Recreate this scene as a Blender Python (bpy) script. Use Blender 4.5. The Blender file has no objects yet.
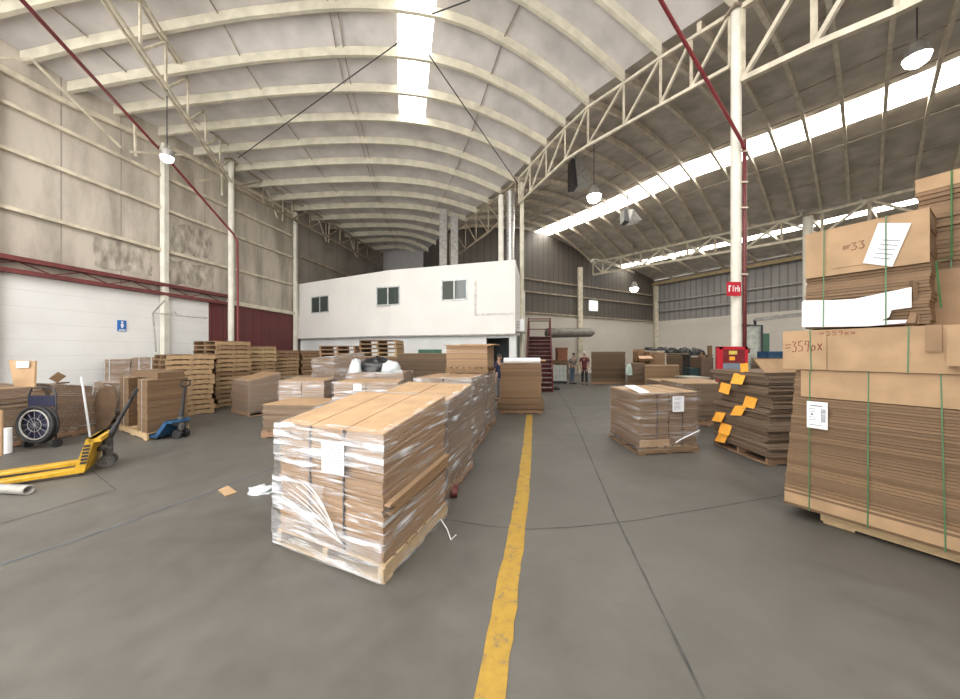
import bpy, math, random
from mathutils import Vector, Matrix, noise
R = random.Random(7)
C = bpy.context.scene.collection
SC = bpy.context.scene
# ------------------------------------------------------------------ camera
F, HZ, EYE = 330.0, 352.0, 1.7          # focal length in pixels, horizon row, eye height (frame 960x699)
cd = bpy.data.cameras.new('camera'); cam = bpy.data.objects.new('camera', cd); C.objects.link(cam)
cam.location = (0, 0, EYE); cam.rotation_euler = (math.pi/2, 0, 0)
cd.sensor_width = 36; cd.lens = F/960*36; cd.shift_y = (HZ-349.5)/960; cd.clip_end = 300
SC.camera = cam
# ------------------------------------------------------------------ world, exposure
w = bpy.data.worlds.new('daylight'); SC.world = w; w.use_nodes = True
bg = w.node_tree.nodes['Background']; bg.inputs[0].default_value = (1, .975, .93, 1); bg.inputs[1].default_value = 4.2
SC.view_settings.view_transform = 'Standard'; SC.view_settings.look = 'None'
SC.view_settings.exposure = 0.25; SC.view_settings.gamma = 1; SC.view_settings.use_curve_mapping = False
SKY_E = 6.0            # skylight panels
LAMP_E, LAMP_W = 30.0, 18.0

# ------------------------------------------------------------------ helpers
def G(px, py, z=0.0):
    Y = F*(EYE-z)/(py-HZ); return Vector(((px-480)/F*Y, Y, z))
def P(px, py, Y): return Vector(((px-480)/F*Y, Y, EYE+(HZ-py)/F*Y))
def lerp(a, b, t): return a+(b-a)*t
def interp(tab, x):
    if x <= tab[0][0]: return tab[0][1]
    for (a, b), (c, d) in zip(tab, tab[1:]):
        if x <= c: return b+(d-b)*(x-a)/(c-a)
    return tab[-1][1]
def tag(o, label=None, cat=None, group=None, kind=None):
    if label: o['label'] = label
    if cat: o['category'] = cat
    if group: o['group'] = group
    if kind: o['kind'] = kind
    return o
ORG = {}
def thing(name, label, cat, loc=(0, 0, 0), group=None, kind=None):
    o = bpy.data.objects.new(name, None); C.objects.link(o); o.location = loc; o.empty_display_size = .2
    ORG[o.name] = Vector(loc)
    return tag(o, label, cat, group, kind)
class MB:
    def __init__(s): s.v = []; s.f = []; s.m = []; s.cur = 0
    def quad(s, *p):
        n = len(s.v); s.v += [Vector(q) for q in p]; s.f.append(tuple(range(n, n+len(p)))); s.m.append(s.cur)
    def hexa(s, b, t):
        n = len(s.v); s.v += [Vector(q) for q in b]+[Vector(q) for q in t]
        for f in ((3, 2, 1, 0), (4, 5, 6, 7), (0, 1, 5, 4), (1, 2, 6, 5), (2, 3, 7, 6), (3, 0, 4, 7)):
            s.f.append(tuple(n+i for i in f)); s.m.append(s.cur)
    def box(s, a, b):
        (x0, y0, z0), (x1, y1, z1) = a, b
        s.hexa([(x0, y0, z0), (x1, y0, z0), (x1, y1, z0), (x0, y1, z0)], [(x0, y0, z1), (x1, y0, z1), (x1, y1, z1), (x0, y1, z1)])
    def para(s, o, e1, e2, e3):
        o, e1, e2, e3 = map(Vector, (o, e1, e2, e3))
        s.hexa([o, o+e1, o+e1+e2, o+e2], [o+e3, o+e1+e3, o+e1+e2+e3, o+e2+e3])
    def bar(s, a, b, w, h=None, up=(0, 0, 1)):
        a, b = Vector(a), Vector(b); h = h or w; d = (b-a).normalized(); up = Vector(up)
        if abs(d.dot(up)) > .95: up = Vector((0, 1, 0)) if abs(d.y) < .9 else Vector((1, 0, 0))
        x = d.cross(up).normalized()*w/2; y = x.normalized().cross(d)*h/2
        s.hexa([a-x-y, a+x-y, a+x+y, a-x+y], [b-x-y, b+x-y, b+x+y, b-x+y])
    def tube(s, pts, r, n=8, cap=True, closed=False):
        pts = [Vector(p) for p in pts]; base = len(s.v); k = len(pts); px = None
        rr = r if isinstance(r, (list, tuple)) else [r]*k
        for i, p in enumerate(pts):
            a = pts[i-1] if (i or closed) else p; b = pts[(i+1) % k] if (i < k-1 or closed) else p
            d = (b-a).normalized()
            if px is None:
                px = d.orthogonal().normalized()
            px = (px-d*px.dot(d)).normalized(); py = d.cross(px)
            s.v += [p+(px*math.cos(2*math.pi*j/n)+py*math.sin(2*math.pi*j/n))*rr[i] for j in range(n)]
        for i in range(k if closed else k-1):
            for j in range(n):
                i2 = (i+1) % k
                s.f.append((base+i*n+j, base+i*n+(j+1) % n, base+i2*n+(j+1) % n, base+i2*n+j)); s.m.append(s.cur)
        if cap and not closed:
            s.f.append(tuple(base+j for j in reversed(range(n)))); s.m.append(s.cur)
            s.f.append(tuple(base+(k-1)*n+j for j in range(n))); s.m.append(s.cur)
    def lathe(s, c, prof, n=16, axis=(0, 0, 1)):
        ax = Vector(axis).normalized(); px = ax.orthogonal().normalized(); py = ax.cross(px); c = Vector(c); base = len(s.v)
        for (r, z) in prof:
            s.v += [c+ax*z+(px*math.cos(2*math.pi*j/n)+py*math.sin(2*math.pi*j/n))*max(r, 1e-4) for j in range(n)]
        for i in range(len(prof)-1):
            for j in range(n):
                s.f.append((base+i*n+j, base+i*n+(j+1) % n, base+(i+1)*n+(j+1) % n, base+(i+1)*n+j)); s.m.append(s.cur)
    def grid(s, fn, nu, nv):
        base = len(s.v)
        for j in range(nv+1):
            for i in range(nu+1): s.v.append(Vector(fn(i/nu, j/nv)))
        for j in range(nv):
            for i in range(nu):
                a = base+j*(nu+1)+i; s.f.append((a, a+1, a+nu+2, a+nu+1)); s.m.append(s.cur)
    def obj(s, name, mat, parent=None, loc=None, smooth=False, **kw):
        o0 = ORG[parent.name] if parent else Vector(loc or (0, 0, 0))
        me = bpy.data.meshes.new(name); me.from_pydata([tuple(v-o0) for v in s.v], [], s.f)
        for m in (mat if isinstance(mat, (list, tuple)) else [mat]): me.materials.append(m)
        me.polygons.foreach_set('material_index', s.m)
        if smooth: me.polygons.foreach_set('use_smooth', [True]*len(s.f))
        me.update(); o = bpy.data.objects.new(name, me); C.objects.link(o)
        if parent: o.parent = parent
        else: o.location = o0
        ORG[o.name] = o0
        return tag(o, **kw)
def struct(o): o['kind'] = 'structure'; return o

# ------------------------------------------------------------------ materials
def newmat(name):
    m = bpy.data.materials.new(name); m.use_nodes = True
    return m, m.node_tree, m.node_tree.nodes['Principled BSDF']
def N(t, typ, **kw):
    n = t.nodes.new(typ)
    for k, v in kw.items():
        if k.startswith('i_'): n.inputs[int(k[2:]) if k[2:].isdigit() else k[2:]].default_value = v
        else: setattr(n, k, v)
    return n
def c4(c): return (c[0], c[1], c[2], 1)
def ramp(t, stops):
    n = N(t, 'ShaderNodeValToRGB'); e = n.color_ramp.elements
    while len(e) < len(stops): e.new(.5)
    for x, (p, c) in zip(e, stops): x.position = p; x.color = c4(c) if len(c) == 3 else c
    return n
def mat(name, col, rough=.6, metal=0, var=.12, scale=6, col2=None, stretch=(1, 1, 1), bump=0, detail=5):
    m, t, b = newmat(name); L = t.links
    tc = N(t, 'ShaderNodeTexCoord'); mp = N(t, 'ShaderNodeMapping'); mp.inputs['Scale'].default_value = stretch
    ns = N(t, 'ShaderNodeTexNoise'); ns.inputs['Scale'].default_value = scale; ns.inputs['Detail'].default_value = detail
    L.new(tc.outputs['Object'], mp.inputs[0]); L.new(mp.outputs[0], ns.inputs['Vector'])
    c2 = col2 or tuple(x*(1-2*var) for x in col); c1 = col if col2 else tuple(min(1, x*(1+var)) for x in col)
    r = ramp(t, [(.33, c2), (.67, c1)]); L.new(ns.outputs['Fac'], r.inputs[0]); L.new(r.outputs[0], b.inputs['Base Color'])
    b.inputs['Roughness'].default_value = rough; b.inputs['Metallic'].default_value = metal
    if bump:
        bp = N(t, 'ShaderNodeBump'); bp.inputs['Strength'].default_value = bump; bp.inputs['Distance'].default_value = .02
        L.new(ns.outputs['Fac'], bp.inputs['Height']); L.new(bp.outputs[0], b.inputs['Normal'])
    return m
def island(name, cols, rough=.75, scale=30, stretch=(1, 1, 1), amt=.25):
    """every separate sheet or board of a mesh takes its own shade, with a fine grain over it"""
    m, t, b = newmat(name); L = t.links
    ge = N(t, 'ShaderNodeNewGeometry'); n = len(cols)
    r = ramp(t, [(i/max(1, n-1), c) for i, c in enumerate(cols)]); L.new(ge.outputs['Random Per Island'], r.inputs[0])
    tc = N(t, 'ShaderNodeTexCoord'); mp = N(t, 'ShaderNodeMapping'); mp.inputs['Scale'].default_value = stretch
    ns = N(t, 'ShaderNodeTexNoise'); ns.inputs['Scale'].default_value = scale; ns.inputs['Detail'].default_value = 3
    L.new(tc.outputs['Object'], mp.inputs[0]); L.new(mp.outputs[0], ns.inputs['Vector'])
    g = ramp(t, [(.3, (1-amt,)*3), (.7, (1, 1, 1))]); L.new(ns.outputs['Fac'], g.inputs[0])
    mx = N(t, 'ShaderNodeMix', data_type='RGBA', blend_type='MULTIPLY'); mx.inputs[0].default_value = 1
    L.new(r.outputs[0], mx.inputs[6]); L.new(g.outputs[0], mx.inputs[7]); L.new(mx.outputs[2], b.inputs['Base Color'])
    b.inputs['Roughness'].default_value = rough
    return m
def emit(name, col, e):
    m, t, b = newmat(name); b.inputs['Base Color'].default_value = c4(col)
    b.inputs['Emission Color'].default_value = c4(col); b.inputs['Emission Strength'].default_value = e
    return m
def film(name, lo=.06, hi=.8, cover=.5, scale=1.0, col=(.85, .88, .94), rough=.2):
    """clear stretch film: mostly see-through, crease highlights painted in as thin white streaks, gathered in patches"""
    m, t, b = newmat(name); L = t.links; out = t.nodes['Material Output']
    tc = N(t, 'ShaderNodeTexCoord'); fac = None; hs = []
    for (rot, st, p0, p1) in (((.18, .12, .3), (1.5, 1.5, 19), .53, .68), ((.75, .55, .2), (3, 3, 34), .60, .72), ((-.5, -.35, .9), (2.5, 2.5, 22), .62, .74)):
        mp = N(t, 'ShaderNodeMapping'); mp.inputs['Rotation'].default_value = rot; mp.inputs['Scale'].default_value = [x*scale for x in st]
        ns = N(t, 'ShaderNodeTexNoise'); ns.inputs['Scale'].default_value = 1; ns.inputs['Detail'].default_value = 4; ns.inputs['Distortion'].default_value = .5
        L.new(tc.outputs['Object'], mp.inputs[0]); L.new(mp.outputs[0], ns.inputs['Vector'])
        r = ramp(t, [(p0, (0, 0, 0)), (p1, (1, 1, 1))]); L.new(ns.outputs['Fac'], r.inputs[0]); hs.append(ns)
        if fac is None: fac = r.outputs[0]
        else:
            mxx = N(t, 'ShaderNodeMath', operation='MAXIMUM'); L.new(fac, mxx.inputs[0]); L.new(r.outputs[0], mxx.inputs[1]); fac = mxx.outputs[0]
    pn = N(t, 'ShaderNodeTexNoise'); pn.inputs['Scale'].default_value = 2.3*scale; pn.inputs['Detail'].default_value = 3; L.new(tc.outputs['Object'], pn.inputs['Vector'])
    pr = ramp(t, [(cover-.12, (.12,)*3), (cover+.14, (1, 1, 1))]); L.new(pn.outputs['Fac'], pr.inputs[0])
    ml = N(t, 'ShaderNodeMath', operation='MULTIPLY'); L.new(fac, ml.inputs[0]); L.new(pr.outputs[0], ml.inputs[1])
    ma = N(t, 'ShaderNodeMath', operation='MULTIPLY_ADD'); L.new(ml.outputs[0], ma.inputs[0]); ma.inputs[1].default_value = hi-lo; ma.inputs[2].default_value = lo  # streaks turn the film opaque white, painting its highlights
    bp = N(t, 'ShaderNodeBump'); bp.inputs['Strength'].default_value = .6; bp.inputs['Distance'].default_value = .02
    L.new(hs[0].outputs['Fac'], bp.inputs['Height']); L.new(bp.outputs[0], b.inputs['Normal'])
    b.inputs['Base Color'].default_value = c4(col); b.inputs['Roughness'].default_value = rough; b.inputs['Specular IOR Level'].default_value = .8
    tr = N(t, 'ShaderNodeBsdfTransparent'); mx = N(t, 'ShaderNodeMixShader')
    L.new(ma.outputs[0], mx.inputs[0]); L.new(tr.outputs[0], mx.inputs[1]); L.new(b.outputs[0], mx.inputs[2]); L.new(mx.outputs[0], out.inputs[0])
    return m
def stripes(name, col, col2, axis, period, width, rough=.6, dirt=None, dscale=.6, bump=.3, dstretch=(1, 1, 1)):
    """thin joint lines at a fixed period along object axis (0,1,2), with optional stains"""
    m, t, b = newmat(name); L = t.links
    tc = N(t, 'ShaderNodeTexCoord'); sp = N(t, 'ShaderNodeSeparateXYZ'); L.new(tc.outputs['Object'], sp.inputs[0])
    dv = N(t, 'ShaderNodeMath', operation='DIVIDE'); dv.inputs[1].default_value = period; L.new(sp.outputs[axis], dv.inputs[0])
    fr = N(t, 'ShaderNodeMath', operation='FRACT'); L.new(dv.outputs[0], fr.inputs[0])
    lt = N(t, 'ShaderNodeMath', operation='LESS_THAN'); lt.inputs[1].default_value = width/period; L.new(fr.outputs[0], lt.inputs[0])
    mp = N(t, 'ShaderNodeMapping'); mp.inputs['Scale'].default_value = dstretch; L.new(tc.outputs['Object'], mp.inputs[0])
    ns = N(t, 'ShaderNodeTexNoise'); ns.inputs['Scale'].default_value = dscale; ns.inputs['Detail'].default_value = 8; ns.inputs['Roughness'].default_value = .62
    L.new(mp.outputs[0], ns.inputs['Vector'])
    d = dirt or tuple(x*.85 for x in col)
    r = ramp(t, [(.36, d), (.6, col)]); L.new(ns.outputs['Fac'], r.inputs[0])
    mx = N(t, 'ShaderNodeMix', data_type='RGBA'); L.new(lt.outputs[0], mx.inputs[0]); L.new(r.outputs[0], mx.inputs[6]); mx.inputs[7].default_value = c4(col2)
    L.new(mx.outputs[2], b.inputs['Base Color']); b.inputs['Roughness'].default_value = rough
    bp = N(t, 'ShaderNodeBump', invert=True); bp.inputs['Strength'].default_value = bump; bp.inputs['Distance'].default_value = .02
    L.new(lt.outputs[0], bp.inputs['Height']); L.new(bp.outputs[0], b.inputs['Normal'])
    return m
M = {}
M['cream'] = mat('cream_paint', (.70, .66, .54), .5, var=.08, scale=3)
M['column'] = mat('column_paint', (.78, .76, .68), .45, var=.06, scale=3)
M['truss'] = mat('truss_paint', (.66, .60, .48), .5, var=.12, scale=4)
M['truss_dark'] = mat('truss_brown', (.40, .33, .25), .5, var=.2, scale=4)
M['panel'] = mat('roof_insulation', (.66, .63, .62), .55, var=.1, scale=1.2, detail=8)
M['panel2'] = mat('roof_insulation_brown', (.54, .49, .43), .6, var=.13, scale=1.5, detail=8)
M['purlin2'] = mat('purlin_beige', (.62, .55, .44), .55, var=.1, scale=3)
M['maroon'] = mat('maroon_paint', (.16, .035, .035), .5, var=.15)
M['tread'] = mat('worn_tread', (.36, .26, .26), .35, .3, var=.2)
M['red_pipe'] = mat('dark_red_paint', (.20, .024, .03), .4, var=.1)
M['white'] = mat('white_wall_paint', (.84, .83, .81), .65, var=.025, scale=.8)
M['white_low'] = mat('white_lower_paint', (.76, .78, .79), .65, var=.04, scale=1)
M['steel'] = mat('galvanised_steel', (.55, .55, .54), .35, .8, var=.15, scale=12)
M['grey'] = mat('grey_metal', (.36, .35, .33), .5, .2, var=.15)
M['duct'] = mat('dull_duct', (.26, .245, .22), .5, .2, var=.15)
M['dark'] = mat('dark_metal', (.05, .05, .055), .45, .2, var=.2)
M['black'] = mat('black_rubber', (.02, .02, .022), .6, var=.2)
M['navy'] = mat('navy_panel', (.03, .04, .11), .4, var=.15)
M['navy_dark'] = mat('navy_dark', (.018, .02, .05), .45, var=.15)
M['yellow'] = mat('yellow_enamel', (.56, .32, .014), .4, var=.12, scale=9)
M['blue'] = mat('blue_enamel', (.02, .085, .19), .4, var=.2, scale=9)
M['sign_blue'] = mat('sign_blue', (.02, .15, .5), .4, var=.03)
M['red'] = mat('signal_red', (.55, .02, .04), .4, var=.06)
M['paper'] = mat('white_paper', (.86, .87, .9), .7, var=.03)
M['ink'] = mat('grey_ink', (.22, .24, .3), .7, var=.05)
M['marker'] = mat('marker_ink', (.22, .05, .04), .7, var=.05)
M['orange'] = mat('orange_card', (.95, .42, .05), .6, var=.06, scale=12)
M['green_strap'] = mat('green_strap', (.06, .18, .07), .35, var=.1)
M['strap_black'] = mat('black_strap', (.03, .03, .04), .4, var=.1)
M['green'] = mat('green_paint', (.07, .17, .12), .5, var=.1)
M['orange_tag'] = M['orange']
M['film'] = film('stretch_film', .06, .9, .45)
M['film_band'] = film('stretch_film_layers', .16, 1.0, .40, 1.0)
M['film_soft'] = film('stretch_film_dull', .07, .6, .46)
M['film_dull'] = film('stretch_film_thin', .04, .45, .5)
M['film_grey'] = film('stretch_film_grey', .08, .5, .45, .8, (.55, .54, .53), .3)
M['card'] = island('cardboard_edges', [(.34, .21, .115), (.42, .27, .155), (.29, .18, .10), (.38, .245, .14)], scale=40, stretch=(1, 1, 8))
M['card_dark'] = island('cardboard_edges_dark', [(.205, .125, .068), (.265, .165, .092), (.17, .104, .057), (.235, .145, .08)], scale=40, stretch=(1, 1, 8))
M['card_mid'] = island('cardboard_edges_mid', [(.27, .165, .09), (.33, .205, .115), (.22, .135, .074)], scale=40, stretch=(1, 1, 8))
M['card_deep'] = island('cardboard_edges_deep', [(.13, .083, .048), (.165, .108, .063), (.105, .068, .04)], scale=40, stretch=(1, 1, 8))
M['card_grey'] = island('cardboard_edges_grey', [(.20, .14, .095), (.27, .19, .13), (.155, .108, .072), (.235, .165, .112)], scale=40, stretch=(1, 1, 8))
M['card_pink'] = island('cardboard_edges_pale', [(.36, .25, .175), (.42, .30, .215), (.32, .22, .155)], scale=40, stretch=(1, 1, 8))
M['kraft'] = mat('kraft_face', (.42, .275, .155), .7, var=.08, scale=5)
M['kraft_dark'] = mat('kraft_face_dark', (.30, .19, .105), .7, var=.08, scale=5)
M['wood'] = island('pallet_wood', [(.32, .195, .10), (.46, .31, .17), (.17, .10, .055), (.40, .255, .13), (.28, .18, .10)], .8, 14, (1, 1, 4), .4)
M['wood_pale'] = island('pallet_wood_pale', [(.52, .37, .20), (.60, .44, .25), (.44, .30, .16)], .8, 14, (1, 1, 4), .3)
M['wood_red'] = island('pallet_wood_brown', [(.28, .16, .09), (.36, .22, .13), (.23, .13, .08)], .8, 14, (1, 1, 4), .4)
M['brown_board'] = mat('brown_board', (.19, .12, .07), .7, var=.1)
M['film_bright'] = film('stretch_film_bright', .05, .95, .46, 1.0)
M['pump'] = mat('pump_grey', (.13, .125, .12), .45, .4, var=.3, scale=20)
M['film_white'] = mat('gathered_film', (.82, .84, .87), .2, var=.05)
M['skin'] = mat('skin', (.45, .27, .19), .6, var=.05)
M['hair'] = mat('hair', (.03, .022, .018), .6, var=.1)
M['jeans'] = mat('blue_jeans', (.13, .17, .24), .8, var=.1, scale=30)
M['cloth_dark'] = mat('dark_cloth', (.025, .025, .035), .85, var=.1, scale=30)
M['cloth_navy'] = mat('navy_cloth', (.02, .03, .08), .85, var=.1, scale=30)
M['cloth_red'] = mat('dark_red_cloth', (.13, .03, .035), .85, var=.1, scale=30)
M['cloth_grey'] = mat('grey_cloth', (.20, .18, .18), .85, var=.1, scale=30)
M['cap'] = mat('pale_cap', (.6, .58, .55), .8, var=.05)
M['ibc'] = mat('white_plastic', (.70, .76, .74), .4, var=.05)
M['bag_black'] = mat('black_plastic', (.02, .022, .024), .25, var=.2, scale=4, bump=.8)
M['bag_white'] = mat('pale_plastic', (.6, .66, .68), .3, var=.1, scale=5, bump=.8)
M['skylight_long'] = emit('long_skylight_panel', (1, .97, .90), SKY_E*1.8)
M['skylight'] = emit('skylight_panel', (1, .985, .95), SKY_E)
M['lamp'] = emit('lamp_glow', (1, .98, .92), LAMP_E)
M['window_lit'] = emit('daylit_window', (.75, .9, 1), 1.3)
m, t, b = newmat('office_glass'); b.inputs['Base Color'].default_value = (.035, .055, .052, 1); b.inputs['Roughness'].default_value = .06; b.inputs['Specular IOR Level'].default_value = .8
M['glass'] = m
m, t, b = newmat('cabinet_glass'); b.inputs['Base Color'].default_value = (.22, .27, .33, 1); b.inputs['Roughness'].default_value = .1
M['cab_glass'] = m
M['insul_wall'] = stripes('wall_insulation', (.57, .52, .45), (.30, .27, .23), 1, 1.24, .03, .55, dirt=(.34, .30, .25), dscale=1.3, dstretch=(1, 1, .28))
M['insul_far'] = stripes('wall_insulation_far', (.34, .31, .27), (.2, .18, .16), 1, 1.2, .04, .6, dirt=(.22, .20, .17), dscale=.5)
M['block'] = stripes('white_block_wall', (.80, .81, .81), (.68, .68, .68), 2, .4, .014, .6, dirt=(.74, .745, .745), dscale=.8)
M['block2'] = stripes('beige_block_wall', (.62, .58, .53), (.54, .50, .45), 2, .4, .012, .7, dirt=(.56, .52, .47), dscale=.3)
M['rib'] = stripes('grey_ribbed_sheet', (.27, .26, .255), (.17, .165, .16), 0, .45, .1, .5, dirt=(.21, .20, .195), dscale=.4, bump=.8)
M['rib_dark'] = stripes('dark_ribbed_sheet', (.13, .115, .10), (.08, .07, .06), 0, .5, .08, .6, dirt=(.10, .09, .08), dscale=.4, bump=.8)
M['maroon_rib'] = stripes('maroon_sheet', (.14, .028, .03), (.09, .02, .02), 1, .45, .05, .5, dirt=(.12, .025, .026), dscale=1)

# floor: worn grey concrete
m, t, b = newmat('worn_concrete'); L = t.links
tc = N(t, 'ShaderNodeTexCoord')
n1 = N(t, 'ShaderNodeTexNoise'); n1.inputs['Scale'].default_value = .45; n1.inputs['Detail'].default_value = 9; n1.inputs['Roughness'].default_value = .6
n2 = N(t, 'ShaderNodeTexNoise'); n2.inputs['Scale'].default_value = 3.2; n2.inputs['Detail'].default_value = 9; n2.inputs['Roughness'].default_value = .7
for n in (n1, n2): L.new(tc.outputs['Object'], n.inputs['Vector'])
r1 = ramp(t, [(.3, (.084, .079, .070)), (.55, (.110, .104, .093)), (.75, (.145, .136, .121))]); L.new(n1.outputs['Fac'], r1.inputs[0])
r2 = ramp(t, [(.3, (.8, .8, .8)), (.7, (1.08, 1.08, 1.08))]); L.new(n2.outputs['Fac'], r2.inputs[0])
mx = N(t, 'ShaderNodeMix', data_type='RGBA', blend_type='MULTIPLY'); mx.inputs[0].default_value = 1
L.new(r1.outputs[0], mx.inputs[6]); L.new(r2.outputs[0], mx.inputs[7]); L.new(mx.outputs[2], b.inputs['Base Color'])
rr = ramp(t, [(.3, (.42,)*3), (.7, (.62,)*3)]); L.new(n2.outputs['Fac'], rr.inputs[0]); L.new(rr.outputs[0], b.inputs['Roughness'])
M['floor'] = m
# worn yellow paint with bare patches
m, t, b = newmat('worn_yellow_paint'); L = t.links; out = t.nodes['Material Output']
tc = N(t, 'ShaderNodeTexCoord'); n1 = N(t, 'ShaderNodeTexNoise'); n1.inputs['Scale'].default_value = 9; n1.inputs['Detail'].default_value = 9; n1.inputs['Roughness'].default_value = .75
L.new(tc.outputs['Object'], n1.inputs['Vector'])
r = ramp(t, [(.36, (.13, .115, .09)), (.45, (.33, .20, .03)), (.7, (.42, .26, .035))]); L.new(n1.outputs['Fac'], r.inputs[0]); L.new(r.outputs[0], b.inputs['Base Color']); b.inputs['Roughness'].default_value = .6
M['line'] = m
M['joint'] = mat('joint_filler', (.07, .07, .065), .8, var=.2)
M['joint_blue'] = mat('joint_filler_bluish', (.10, .11, .13), .8, var=.2)

# ================================================================== SHELL
def WX(y): return -12.64+.1848*y                      # left wall plane
def T2X(y): return 8.3-.497*y                         # truss line between the two bays
def T3X(y): return 28.95-.75*y                        # truss line of the far right bay
def RWX(y): return 34.2-.586*y                        # right wall
fl = MB(); fl.quad((-16, -3, 0), (40, -3, 0), (40, 40, 0), (-16, 40, 0)); floor = struct(fl.obj('floor', M['floor']))
def ground_strip(name, pts, wid, mt, z=.003, jit=0):
    b = MB(); V = [Vector((p[0], p[1], 0)) for p in pts]
    if jit:
        W = [V[0]]
        for a, c in zip(V, V[1:]):
            k = max(1, int((c-a).length/.12)); W += [a.lerp(c, (i+1)/k) for i in range(k)]
        V = W
    Ls, Rs = [], []
    for i, p in enumerate(V):
        d = (V[min(i+1, len(V)-1)]-V[max(i-1, 0)]).normalized(); s = Vector((-d.y, d.x, 0))
        Ls.append(p+s*(wid/2+R.uniform(-jit, jit))+Vector((0, 0, z))); Rs.append(p-s*(wid/2+R.uniform(-jit, jit))+Vector((0, 0, z)))
    for i in range(len(V)-1): b.quad(Rs[i], Rs[i+1], Ls[i+1], Ls[i])
    return struct(b.obj(name, mt, floor))
ground_strip('yellow_line', [(-.04, 1.2), (.044, 1.617), (.236, 2.56), (.344, 3.1), (.509, 3.95), (.70, 5.05), (1.345, 8.95)], .158, M['line'], .004, .008)
ground_strip('floor_joint', [(1.0, 1.0), (1.10, 1.617), (1.387, 3.34), (2.64, 9.67), (3.4, 14.5)], .018, M['joint'], .003, .003)
ground_strip('floor_joint', [tuple(G(x, y).xy) for x, y in ((380, 512), (456, 521), (485, 526), (524, 529.6), (571, 527.5), (618, 522.5), (640, 520), (667, 515), (711, 508), (774, 497), (860, 478))], .014, M['joint'], .0025, .002)
ground_strip('floor_joint', [tuple(G(x, y).xy) for x, y in ((-120, 602), (0, 565), (75, 541), (150, 514), (275, 468))], .03, M['joint_blue'], .003, .003)
ground_strip('floor_joint', [tuple(G(x, y).xy) for x, y in ((92, 471), (116, 490), (45, 511), (-30, 533))], .014, M['joint'], .003, .002)

# ---- left wall
wl = MB(); y0, y1 = -2.0, 28.0
RB0, RB1 = EYE+1.88, EYE+2.27
wl.quad((WX(y0), y0, RB0), (WX(17.0), 17.0, RB0), (WX(17.0), 17.0, 9.9), (WX(y0), y0, 9.9))
wall_left = struct(wl.obj('wall_left', M['insul_wall']))
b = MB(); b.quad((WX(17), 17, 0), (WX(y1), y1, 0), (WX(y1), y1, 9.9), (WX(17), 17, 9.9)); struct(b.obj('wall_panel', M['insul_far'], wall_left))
b = MB(); b.quad((WX(y0)+.05, y0, 0), (WX(12.5)+.05, 12.5, 0), (WX(12.5)+.05, 12.5, RB0+.05), (WX(y0)+.05, y0, RB0+.05)); struct(b.obj('block_panel', M['block'], wall_left))
b = MB(); b.quad((WX(12.5)+.05, 12.5, 0), (WX(17)+.05, 17, 0), (WX(17)+.05, 17, RB0+.02), (WX(12.5)+.05, 12.5, RB0+.02)); struct(b.obj('maroon_panel', M['maroon_rib'], wall_left))
for h, sz in ((3.4, .10), (4.78, .10), (5.85, .10), (7.0, .15)):
    b = MB(); ya = y0
    pts = [(y0, h-(.45 if h == 7.0 else 0)), (8.7, h-(.4 if h == 7.0 else 0)), (11.8, h-.03), (17, h)]
    for (a, ha), (c, hc) in zip(pts, pts[1:]): b.bar((WX(a)+.07, a, EYE+ha), (WX(c)+.07, c, EYE+hc), .12, sz-.01)
    struct(b.obj('girt', M['truss'], wall_left))
for h in (3.6, 5.0):
    b = MB(); b.bar((WX(17)+.05, 17, EYE+h), (WX(28)+.05, 28, EYE+h), .1, .12); struct(b.obj('girt', M['truss_dark'], wall_left))
b = MB()
zz = [-2+.55*i for i in range(28)]
for i, (a, c) in enumerate(zip(zz, zz[1:])): b.bar((WX(a)+.12, a, EYE+(1.97 if i % 2 else 2.17)), (WX(c)+.12, c, EYE+(2.17 if i % 2 else 1.97)), .025)
struct(b.obj('beam_web', M['maroon'], wall_left))
for h, hh in ((2.22, .11), (1.92, .10)):
    b = MB(); b.bar((WX(y0)+.14, y0, EYE+h), (WX(13.2)+.14, 13.2, EYE+h), .2, hh); struct(b.obj('beam', M['maroon'], wall_left))
b = MB()
for yy in (7.5, 10.95): b.bar((WX(yy)+.14, yy, EYE+1.9), (WX(yy)+.14, yy, EYE+2.3), .14)
struct(b.obj('beam_post', M['maroon'], wall_left))
b = MB(); b.bar((WX(13.2)+.12, 13.2, EYE+2.0), (WX(17)+.12, 17, EYE+1.95), .12, .16); struct(b.obj('beam', M['cream'], wall_left))
for yy, ht in ((3.4, 6.5), (7.5, 6.5), (10.95, 6.9), (16.8, 7.1)):
    b = MB(); b.box((WX(yy)+.07, yy-.08, 0), (WX(yy)+.22, yy+.08, EYE+ht)); struct(b.obj('pilaster', M['column'], wall_left))
# stained, torn insulation patches
for yy, yb, za, zb in ((9.35, 10.7, EYE+2.45, EYE+3.3), (11.3, 12.6, EYE+3.5, EYE+4.5), (11.2, 12.7, EYE+2.4, EYE+3.2)):
    b = MB(); b.grid(lambda u, v: (WX(lerp(yy, yb, u))+.02+.03*noise.noise((u*5, v*5, yy)), lerp(yy, yb, u)+.12*noise.noise((v*4, yy, 2)), lerp(za, zb, v)+.14*noise.noise((u*4, yy, 5))), 20, 16)
    struct(b.obj('torn_panel', mat('torn_foil_%d' % int(yy*10), (.58, .53, .46), .4, col2=(.22, .19, .155), scale=3.5, stretch=(1, 1.6, .6), bump=.5, detail=10), wall_left, smooth=True))
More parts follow.
